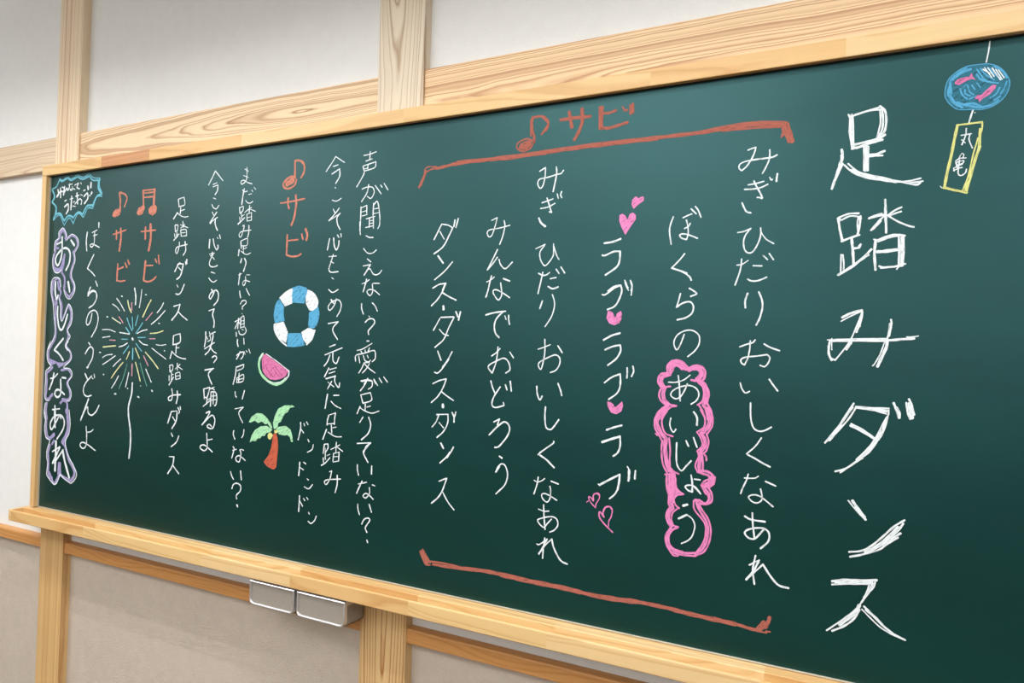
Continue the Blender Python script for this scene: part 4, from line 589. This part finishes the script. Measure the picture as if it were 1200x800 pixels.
  ('character', 'Sw4.9,1375,2770,1382,2731;Sw3.8,1375,2772,1405,2774,1404,2744,1382,2731;Sw4.1,1396,2728,1396,2682;Sw3.8,1374,2706,1376,2675;Sw2.6,1401,2713,1415,2717;Sw4.6,1416,2698,1376,2647;Sw4.1,1448,2788,1450,2745;Sw3,1475,2783,1431,2751;Sw3,1449,2770,1498,2750;Sw4.1,1433,2720,1439,2687;Sw3.5,1436,2724,1473,2731,1480,2695;Sw2.5,1438,2705,1475,2711;Sw2.8,1440,2685,1480,2693'),
  ('character', 'Sw4.4,1404,2624,1413,2591,1406,2554,1381,2550,1377,2568,1418,2584,1490,2591;Sw5.5,1457,2612,1462,2576,1452,2533'),
  ('character', 'Sw5.5,1409,2480,1378,2404;Sw3.3,1409,2480,1462,2487;Sw5.4,1462,2486,1458,2426,1420,2373;Sw4,1421,2447,1448,2422;Sw4.5,1469,2508,1479,2498,1485,2482,1478,2473;Sw4.9,1490,2516,1494,2499'),
  ('character', 'Sw4.9,1415,2343,1430,2324;Sw4.5,1488,2331,1465,2289,1419,2258'),
  ('character', 'Sw3.3,1403,2193,1445,2196;Sw5.3,1450,2196,1438,2141,1395,2084;Sw4.3,1438,2144,1501,2094'),
 ]),
 ('chorus_heading', 'small red chalk heading with a single note, second from the left edge', [
  ('music_note', 'SR8.4,799,3924,811,3862,811,3801;SR6.6,807,3924,860,3906,881,3876,857,3823;PR0,806,3813,822,3800,809,3770,757,3757,729,3768,740,3796,769,3813'),
  ('character', 'SR5.2,746,3641,823,3654,884,3665;SR7.8,781,3666,784,3609;SR9.2,825,3678,833,3616,819,3527'),
  ('character', 'SR7.8,809,3438,805,3325;SR5.3,816,3402,870,3416;SR5.4,805,3327,843,3320,894,3324;SR6.7,887,3443,908,3412;SR6.9,915,3461,932,3433'),
 ]),
 ('chorus_heading', 'small red chalk heading with a double music note', [
  ('music_note', 'SR8,1047,3919,1058,3808;SR10,1164,3918,1159,3806;SR5.3,1047,3919,1167,3917;SR4.8,1055,3900,1154,3900;SR5.7,1057,3872,1155,3870;PR0,1060,3822,1072,3802,1049,3762,1010,3754,988,3771,1007,3807;PR0,1172,3817,1194,3799,1186,3763,1151,3745,1113,3763,1107,3791,1131,3808'),
  ('character', 'SR5.3,1042,3645,1189,3649;SR8.1,1085,3673,1087,3595;SR10.6,1135,3689,1143,3601,1126,3518'),
  ('character', 'SR9.4,1098,3448,1086,3325;SR5.2,1108,3418,1174,3418;SR6.1,1086,3320,1131,3312,1179,3323,1210,3343;SR6.3,1195,3458,1210,3437;SR7,1226,3482,1236,3427'),
 ]),
 ('firework_drawing', 'chalk firework burst of white, yellow, pink and blue rays with a white tail', [
  ('ray', 'Sw6.2,996,3271,1011,3220,1011,3162'),
  ('ray', 'Sw3.8,1071,3262,1063,3197,1052,3142'),
  ('ray', 'Sw3.7,810,3206,857,3166,899,3119'),
  ('ray', 'Sw3.3,768,3167,814,3147,847,3121'),
  ('ray', 'Sw5.4,930,3190,944,3150,971,3110'),
  ('ray', 'Sw3.8,768,3075,813,3055,864,3036'),
  ('ray', 'Sw2.9,666,2992,741,2993,811,2978'),
  ('ray', 'Sw2.9,673,2938,756,2947'),
  ('ray', 'Sw2.7,1233,2902,1280,2898,1331,2904'),
  ('ray', 'Sw3,1194,2878,1260,2846,1336,2811'),
  ('ray', 'Sw4,1179,3033,1247,3073,1311,3123'),
  ('ray', 'Sw4,1233,3108,1272,3142,1293,3172'),
  ('ray', 'Sw3.3,682,2801,726,2819,789,2826'),
  ('ray', 'Sw3.6,685,2753,753,2784,821,2818'),
  ('ray', 'Sw3.8,800,2744,836,2771,879,2797'),
  ('ray', 'Sw3.8,860,3220,872,3218'),
  ('ray', 'Sw3.7,1109,3227,1121,3226'),
  ('ray', 'Sw3.9,712,3080,725,3079'),
  ('ray', 'Sw3.7,1251,3039,1263,3039'),
  ('ray', 'Sw3.4,1316,2866,1323,2862'),
  ('ray', 'Sw3.9,645,2835,660,2835'),
  ('ray', 'Sw8.1,991,2938,999,2930'),
  ('ray', 'Sw3.3,1061,2925,1104,2903,1152,2896'),
  ('ray', 'Sw3.9,1040,2971,1087,2988,1140,2998'),
  ('ray', 'Sw3.8,858,2975,905,2971,961,2966'),
  ('ray', 'Sw4,855,2878,898,2887,944,2906'),
  ('ray', 'SY4.9,930,3186,951,3135,974,3110'),
  ('ray', 'SY5.2,1170,3192,1137,3150,1091,3080'),
  ('ray', 'SY3.7,1173,2973,1241,2978,1300,2992'),
  ('ray', 'SY4.5,684,2873,748,2879,821,2885'),
  ('ray', 'SY4.5,1131,2850,1204,2798,1265,2747'),
  ('ray', 'SY4.6,968,2849,940,2798'),
  ('ray', 'SY4.3,1027,2874,1073,2809'),
  ('ray', 'SY2.7,774,3070,852,3040'),
  ('ray', 'SK5.9,973,3174,976,3127'),
  ('ray', 'SK3.5,1187,3110,1153,3081,1125,3057'),
  ('ray', 'SK4.4,843,3081,869,3060,889,3040'),
  ('ray', 'SK3.2,751,2923,815,2921'),
  ('ray', 'SK4.2,1114,2826,1165,2762'),
  ('ray', 'SK5.8,1001,2768,1003,2691'),
  ('ray', 'SK2.8,1167,2939,1225,2939'),
  ('ray', 'SB4.4,930,3072,958,3025,988,2990'),
  ('ray', 'SB4.8,983,3080,996,3002'),
  ('ray', 'SB4.2,1045,3092,1019,3022'),
  ('ray', 'SB4.1,1093,3042,1062,3007,1025,2971'),
  ('ray', 'SB3.4,1048,2944,1125,2946'),
  ('ray', 'SB3.1,881,2930,945,2932'),
  ('ray', 'SB4.8,922,3009,965,2970'),
  ('ray', 'SB3.9,1034,2905,1063,2879,1095,2855'),
  ('ray', 'SB5.8,1003,2870,1004,2800'),
  ('ray', 'SB4.1,960,2888,931,2860,904,2834'),
  ('ray', 'Sw7.2,1011,2643,1007,2569,981,2489,985,2420,1009,2328,1014,2235,1004,2145'),
  ('ray', 'SY4.6,906,2776,850,2729,785,2665'),
  ('ray', 'SY5,1036,2780,1065,2719,1091,2659'),
  ('ray', 'St3.5,950,2767,916,2674,872,2597'),
  ('ray', 'St3.7,1084,2777,1119,2702,1158,2630'),
  ('ray', 'Sw4.1,864,2684,831,2640,793,2597'),
  ('ray', 'Sw4.5,970,2711,956,2660,942,2613'),
  ('ray', 'Sw3.8,1143,2740,1172,2699,1202,2657'),
  ('ray', 'Sw5.1,699,2687,705,2686'),
  ('ray', 'Sw6.1,828,2562,844,2561'),
  ('ray', 'Sw5,963,2605,967,2603'),
  ('ray', 'Sw3.5,1095,2627,1098,2628'),
  ('ray', 'Sw5.2,1209,2604,1217,2598'),
  ('ray', 'Sw4.7,1070,2556,1087,2551'),
 ]),
 ('written_line', 'small white chalk line left of the firework drawing', [
  ('character', 'Sw5.5,457,3672,449,3609,459,3541;Sw3.1,512,3666,568,3681;Sw3.2,526,3643,570,3649;Sw4.5,540,3668,540,3597,518,3565,493,3577,517,3587,548,3578,599,3559;Sw5.9,584,3732,586,3699'),
  ('character', 'Sw5,542,3512,512,3472,473,3417;Sw4.3,473,3417,523,3390,563,3361'),
  ('character', 'Sw5.2,573,3326,595,3292;Sw5.6,518,3286,490,3238;Sw4.7,490,3238,543,3262,582,3248,592,3204;Sw5.3,507,3264,491,3223;Sw4.8,495,3227,532,3252,574,3252,594,3218,561,3167,508,3141'),
  ('character', 'Sw4.8,547,3104,532,3049,504,3022,484,3041,505,3097,552,3123,594,3115,617,3071,601,3005,549,2939'),
  ('character', 'Sw4.3,520,2900,540,2884;Sw5.2,486,2821,520,2859,549,2871,575,2850,566,2790,514,2724'),
  ('character', 'Sw5.8,493,2684,525,2644;Sw5.3,570,2671,513,2628,482,2581,491,2541,532,2527,574,2537;Sw3.4,571,2659,588,2651;Sw4.7,595,2684,603,2660;Sw3.8,506,2729,527,2726'),
  ('character', 'Sw6.5,544,2511,505,2436,463,2359;Sw5.4,469,2368,511,2436,537,2454,546,2414,587,2401,631,2428,664,2474'),
  ('character', 'Sw5,529,2319,540,2243,534,2186,502,2165,467,2184,492,2207,553,2196,641,2163;Sw3.9,541,2280,581,2287,610,2305'),
 ]),
 ('speech_bubble_drawing', 'jagged light blue chalk bubble with white words in the top left corner', [
  ('bubble_outline', 'SB5.6,102,4068,140,4055,201,4074;SB4.1,102,4077,139,4063,196,4082;SB6,201,4074,247,4054,312,4072;SB3.6,205,4081,247,4064,307,4084;SB5.3,312,4075,379,4050,451,4065;SB3.4,316,4085,387,4063,450,4082;SB5.2,456,4065,500,4032,580,4028;SB3.2,455,4081,503,4050,579,4041;SB8,564,4024,562,3978,590,3939;SB4.7,575,4039,574,3987,607,3933;SB6.1,607,3928,549,3916,503,3852;SB3.7,608,3912,550,3911,508,3836;SB7.1,503,3857,443,3856,395,3801;SB4.2,506,3836,453,3839,405,3779;SB6.6,395,3801,341,3820,282,3781;SB4.3,405,3779,342,3810,285,3739;SB6.6,287,3786,228,3801,178,3766;SB4.2,284,3749,238,3784,179,3734;SB6.6,176,3772,128,3823,64,3822;SB4.2,173,3745,119,3813,44,3779;SB6.7,48,3790,73,3821,80,3848;SB6.7,72,3832,74,3875,23,3911;SB7.8,23,3911,51,3953,20,4002;SB5.2,24,4010,69,4022,103,4066'),
  ('character', 'Sw7.1,89,3999,100,3966,79,3946;Sw5.9,78,3951,117,3981,149,3981;Sw6.9,120,4007,125,3939;Sw4.2,138,4014,170,4003'),
  ('character', 'Sw7.8,169,4014,160,3956;Sw6.1,163,3966,197,4001,207,3984,224,3999'),
  ('character', 'Sw3.7,214,4024,262,4026;Sw5.4,231,4031,224,3994;Sw3.9,264,4007,261,3980,234,3988,278,3990,296,3983'),
  ('character', 'Sw4.1,289,4015,337,4027;Sw5.5,333,4023,317,3997,348,3984;Sw3.6,359,4028,368,4017'),
  ('character', 'Sw4.7,176,3909,198,3915;Sw7.4,179,3868,218,3884,225,3849,202,3817'),
  ('character', 'Sw3.8,238,3918,278,3923;Sw6.8,259,3938,256,3842;Sw3.8,280,3894,297,3900;Sw3.6,277,3867,308,3862'),
  ('character', 'Sw4.3,303,3934,347,3939;Sw6.6,320,3957,333,3879;Sw4.9,302,3881,353,3912,380,3897,373,3871;Sw3.3,364,3943,386,3934'),
  ('character', 'Sw5.5,397,3967,414,3971;Sw7,404,3927,442,3945,448,3908,412,3876'),
  ('character', 'Sw8.8,443,3995,451,3973;Sw8,480,4018,479,3982;Sw5.9,468,3930,473,3925;Sw7.9,493,3949,487,3937'),
 ]),
 ('outlined_slogan', 'white chalk slogan outlined in white and lilac down the left edge', [
  ('lilac_outline', 'Sl14.9,164,3708,135,3675,131,3648;Sl14,174,3707,207,3666,204,3641;Sl9.8,122,3639,92,3616,84,3572,86,3548;Sl7.2,205,3626,244,3652;Sl9.7,245,3642,284,3659,336,3629,349,3580,312,3542;Sl8.1,102,3615,94,3578,126,3571;Sl10.8,81,3542,64,3480,95,3411,137,3404,172,3428;Sl9.6,88,3430,126,3420,161,3434,201,3525;Sl9.2,201,3525,191,3452,173,3403;Sl9.5,174,3397,212,3353,213,3268;Sl11.2,302,3540,320,3484,285,3400,283,3364,327,3303,324,3266;Sl7.9,69,3331,130,3355,158,3318,161,3268;Sl9.4,73,3270,69,3331;Sl10.8,74,3331,64,3270,77,3208,112,3152,118,3053,130,2961,117,2912,49,2836;Sl8.6,131,3330,145,3281,172,3256,155,3213;Sl10.3,155,3213,189,3158,190,3072,206,3060,256,3145,270,3164;Sl11.1,270,3164,304,3115,303,3055,267,2988;Sl9.6,215,3317,213,3268,272,3218;Sl10.6,315,3327,329,3272,272,3215;Sl13.8,119,3207,126,3170;Sl11.3,267,2981,285,2939,263,2890,276,2842;Sl11.7,96,2899,53,2836,58,2759,95,2729;Pl0,63,2777,105,2768,182,2750,268,2752,235,2731,184,2712,153,2742,107,2733,64,2753;Sl9.5,269,2903,254,2875,314,2829,312,2774,257,2745;Sl9,214,2696,294,2706,336,2660,288,2610,326,2551,318,2496,239,2492;Sl11.5,108,2713,40,2668,44,2620,42,2550,41,2487,88,2483;Sl11.8,76,2486,121,2520;Sl12.6,55,2454,47,2398,62,2343;Sl10.4,251,2486,298,2468,305,2360;Sl9.7,218,2463,262,2493;Sl14.1,44,2403,54,2350,60,2250,97,2200,159,2235;Sl16.1,294,2419,317,2361,317,2270,271,2199;Sl13.3,113,2155,90,2099,99,2062,107,1948,154,1922;Sl12.7,292,2170,348,2070,416,1995,382,1932,307,1938;Sl12.9,230,2036,230,1953,254,1963;Sl10.1,162,2190,138,2165;Sl11.9,119,1957,182,1887,242,1962;Sl11.4,243,2038,254,1963,307,1938;Pl0,251,2205,295,2223,303,2186,280,2162,246,2182'),
  ('white_outline', 'Sw3.4,163,3717,123,3688,121,3645,81,3622,73,3554;Sw3.1,168,3717,201,3690,219,3647;Sw3,220,3625,254,3657,289,3665,346,3635,361,3586,327,3539;Sw3.3,66,3530,58,3468,85,3405,138,3395,167,3416;Sw3.5,317,3533,328,3472,295,3406,298,3358,337,3302,334,3266;Sw3.3,52,3270,63,3344,109,3362,156,3348,170,3293;Sw3.6,53,3332,53,3257,84,3177,101,3084,120,2949,38,2836;Sw3.1,208,3268,241,3219,288,3206,335,3254,340,3290,325,3327;Sw3.9,72,2899,36,2828,46,2759,84,2722,28,2682,29,2619,23,2535,35,2480,77,2472;Sw3.4,287,2903,260,2868,326,2815,318,2768,241,2717,316,2710,347,2667,300,2611,344,2545,330,2490,297,2482;Sw4.2,37,2453,26,2382,38,2341;Sw4.3,24,2402,48,2342,39,2272,63,2205,110,2189,82,2122,79,2068,95,2023,87,1946,115,1918,170,1886,208,1890,249,1955;Sw4.1,326,2421,344,2333,336,2257,297,2193,334,2106,400,2038,441,1983,419,1936,378,1909;Sw3.3,248,1962,307,1931,378,1909'),
  ('character', 'Sw6.2,103,3601,169,3619;Sw8.4,164,3652,170,3557,157,3490,124,3448,96,3473,104,3516,168,3563,229,3567,267,3529,261,3462,224,3411;Sw9,271,3623,314,3585'),
  ('character', 'Sw8.5,107,3312,104,3269;Sw7.9,260,3328,279,3267;Sw3.8,155,3213,177,3146,181,3072,206,3051,257,3139,280,3167,319,3115,314,3036,272,2982,305,2940,277,2903,254,2866,286,2842'),
  ('character', 'Sw9,105,3331,104,3269,124,3207,143,3232;Sw8.7,255,3328,280,3255'),
  ('character', 'Sw8.6,143,3152,145,3084,168,3005,201,2984,234,3024,265,3094'),
  ('character', 'Sw7.3,225,2923,122,2838'),
  ('character', 'Sw7.4,195,2901,123,2841;Sw7.7,123,2839,183,2811,235,2768'),
  ('character', 'Sw5.7,90,2632,131,2641,175,2670;Sw8,129,2672,115,2616,81,2554;Sw6.8,229,2645,275,2642;Sw7.9,213,2631,219,2532,186,2503,150,2518,160,2549,200,2555,265,2527'),
  ('character', 'Sw5,126,2410,215,2422;Sw8.4,156,2439,167,2350;Sw5.8,155,2360,206,2377,236,2355'),
  ('character', 'Sw9.3,154,2411,169,2286;Sw7.2,215,2376,167,2312,125,2267,109,2308,151,2361,227,2377,274,2343,265,2281,197,2206'),
  ('character', 'Sw11.5,186,2188,189,2078,187,1979;Sw5.6,148,2112,236,2154;Sw8.4,236,2150,154,2029;Sw7.2,173,2031,275,2135;Sw10.9,271,2131,299,2058,359,1948'),
 ]),
]

COL = {'w': (232, 240, 243), 'b': (92, 168, 208), 'p': (232, 138, 192), 'y': (218, 220, 140), 'r': (176, 104, 90), 'g': (168, 222, 176),
       'o': (196, 98, 74), 'd': (150, 70, 112), 'l': (164, 156, 198), 't': (110, 168, 156), 'e': (58, 116, 136), 'Y': (222, 224, 168), 'K': (216, 160, 176), 'B': (122, 194, 214), 'R': (206, 134, 115), 'M': (216, 122, 170)}
def chalk_mat(k):
    m, nt, b = new_mat('chalk_' + {'w': 'white', 'b': 'blue', 'p': 'pink', 'y': 'yellow', 'r': 'red', 'g': 'green', 'o': 'orange', 'd': 'dark_pink', 'l': 'lilac', 't': 'teal', 'e': 'blue_wash', 'Y': 'pale_yellow', 'K': 'pale_pink', 'B': 'pale_blue', 'R': 'peach', 'M': 'melon_pink'}[k])
    L = nt.links
    uv = N(nt, 'ShaderNodeUVMap')
    mp = N(nt, 'ShaderNodeMapping'); mp.inputs['Scale'].default_value = (60, 420, 1)
    L.new(uv.outputs[0], mp.inputs['Vector'])
    n = N(nt, 'ShaderNodeTexNoise'); n.inputs['Scale'].default_value = 1.0; n.inputs['Detail'].default_value = 3
    L.new(mp.outputs[0], n.inputs['Vector'])
    g = N(nt, 'ShaderNodeTexNoise'); g.inputs['Scale'].default_value = 700; g.inputs['Detail'].default_value = 2
    tc = N(nt, 'ShaderNodeTexCoord'); L.new(tc.outputs['Object'], g.inputs['Vector'])
    f = val(nt, 'ADD', val(nt, 'MULTIPLY', n.outputs[0], 0.7), val(nt, 'MULTIPLY', g.outputs[0], 0.3))
    al = N(nt, 'ShaderNodeMapRange'); al.inputs['From Min'].default_value = 0.34; al.inputs['From Max'].default_value = 0.46
    al.inputs['To Min'].default_value = 0.45; al.inputs['To Max'].default_value = 1.0
    L.new(f, al.inputs['Value']); L.new(al.outputs[0], b.inputs['Alpha'])
    c = srgb(*COL[k])
    L.new(ramp(nt, f, [(0.36, tuple(v * 0.82 for v in c[:3]) + (1,)), (0.6, c)]), b.inputs['Base Color'])
    b.inputs['Roughness'].default_value = 0.95; b.inputs['Specular IOR Level'].default_value = 0.1
    return m
CM = {k: chalk_mat(k) for k in COL}

def catmull(P, n=5):
    out = []
    for i in range(len(P) - 1):
        p0 = P[i - 1] if i else P[0] * 2 - P[1]
        p3 = P[i + 2] if i + 2 < len(P) else P[-1] * 2 - P[-2]
        p1, p2 = P[i], P[i + 1]
        for k in range(n):
            t = k / n
            out.append(0.5 * ((2 * p1) + (-p0 + p2) * t + (2 * p0 - 5 * p1 + 4 * p2 - p3) * t * t + (-p0 + 3 * p1 - 3 * p2 + p3) * t ** 3))
    out.append(P[-1].copy())
    return out

def add_stroke(bm, uvl, kind, w, pts, y, mi, rng, ox, oz):
    P = [Vector((pts[i] / 2000 - ox, pts[i + 1] / 2000 - oz)) for i in range(0, len(pts), 2)]
    if kind == 'P':
        vs = [bm.verts.new((p.x, y, p.y)) for p in P]
        f = bm.faces.new(vs); f.material_index = mi
        for l in f.loops: l[uvl].uv = (l.vert.co.x * 0.8 + l.vert.co.z * 0.6, l.vert.co.z * 0.4 - l.vert.co.x * 0.3)
        bmesh.ops.triangulate(bm, faces=[f])
        return
    Q = [p for i, p in enumerate(P) if i == 0 or (p - P[i - 1]).length > 1e-5]
    if len(Q) < 2: Q = [P[0], P[0] + Vector((0.0005, 0))]
    Q = catmull(Q, 5) if (kind == 'S' and len(Q) > 2) else [Q[0].lerp(Q[1], t / 4) for t in range(4)] + Q[1:]
    hw = w / 2000
    # round caps: extra samples beyond both ends
    t0 = (Q[0] - Q[1]).normalized(); t1 = (Q[-1] - Q[-2]).normalized()
    Q = [Q[0] + t0 * hw * .7, Q[0] + t0 * hw * .4] + Q + [Q[-1] + t1 * hw * .4, Q[-1] + t1 * hw * .7]
    n = len(Q); last = None; run = rng.random() * 3; v0 = rng.random() * 3
    ph = rng.random() * 6
    for i, q in enumerate(Q):
        t = (Q[min(i + 1, n - 1)] - Q[max(i - 1, 0)]).normalized()
        nn = Vector((-t.y, t.x))
        k = 0.35 if i in (0, n - 1) else (0.75 if i in (1, n - 2) else 0.94 + 0.09 * math.sin(ph + i * 1.3) + rng.uniform(-.04, .04))
        a = bm.verts.new((q.x + nn.x * hw * k, y, q.y + nn.y * hw * k))
        c = bm.verts.new((q.x - nn.x * hw * k, y, q.y - nn.y * hw * k))
        if last:
            f = bm.faces.new((last[0], a, c, last[1])); f.material_index = mi
            nr = run + (Q[i] - Q[i - 1]).length
            for l, u in zip(f.loops, ((run, v0 + hw), (nr, v0 + hw), (nr, v0 - hw), (run, v0 - hw))): l[uvl].uv = u
            run = nr
        last = (a, c)

def chalk_mesh(name, data, parent, rng, origin, order0):
    strokes = data.split(';')
    bm = bmesh.new(); uvl = bm.loops.layers.uv.new('UVMap')
    mats = []
    for s in strokes:
        kind, col = s[0], s[1]
        nums = s[2:].split(',')
        if col not in mats: mats.append(col)
        order0 += 1
        add_stroke(bm, uvl, kind, float(nums[0]), [int(v) for v in nums[1:]], -0.0004 - 1.2e-5 * order0, mats.index(col), rng, origin[0], origin[1])
    for f in bm.faces:
        f.normal_update()
        if f.normal.y > 0: f.normal_flip()
    me = bpy.data.meshes.new(name); bm.to_mesh(me); bm.free()
    for c in mats: me.materials.append(CM[c])
    o = bpy.data.objects.new(name, me); C.objects.link(o); o.parent = parent
    return o, order0

rng = random.Random(11)
for part, label, groups in CHALK:
    first = groups[0][1].split(';')[0].split(',')
    if len(groups) == 1:
        o, _ = chalk_mesh(part, groups[0][1], board, rng, (0, 0), 0)
        o['label'] = label
        continue
    e = bpy.data.objects.new(part, None); C.objects.link(e)
    e.parent = board; e['label'] = label
    ox, oz = int(first[1]) / 2000, int(first[2]) / 2000
    e.location = (ox, 0, oz)
    k = 0
    for nm, data in groups:
        o, k = chalk_mesh(nm, data, e, rng, (ox, oz), k)
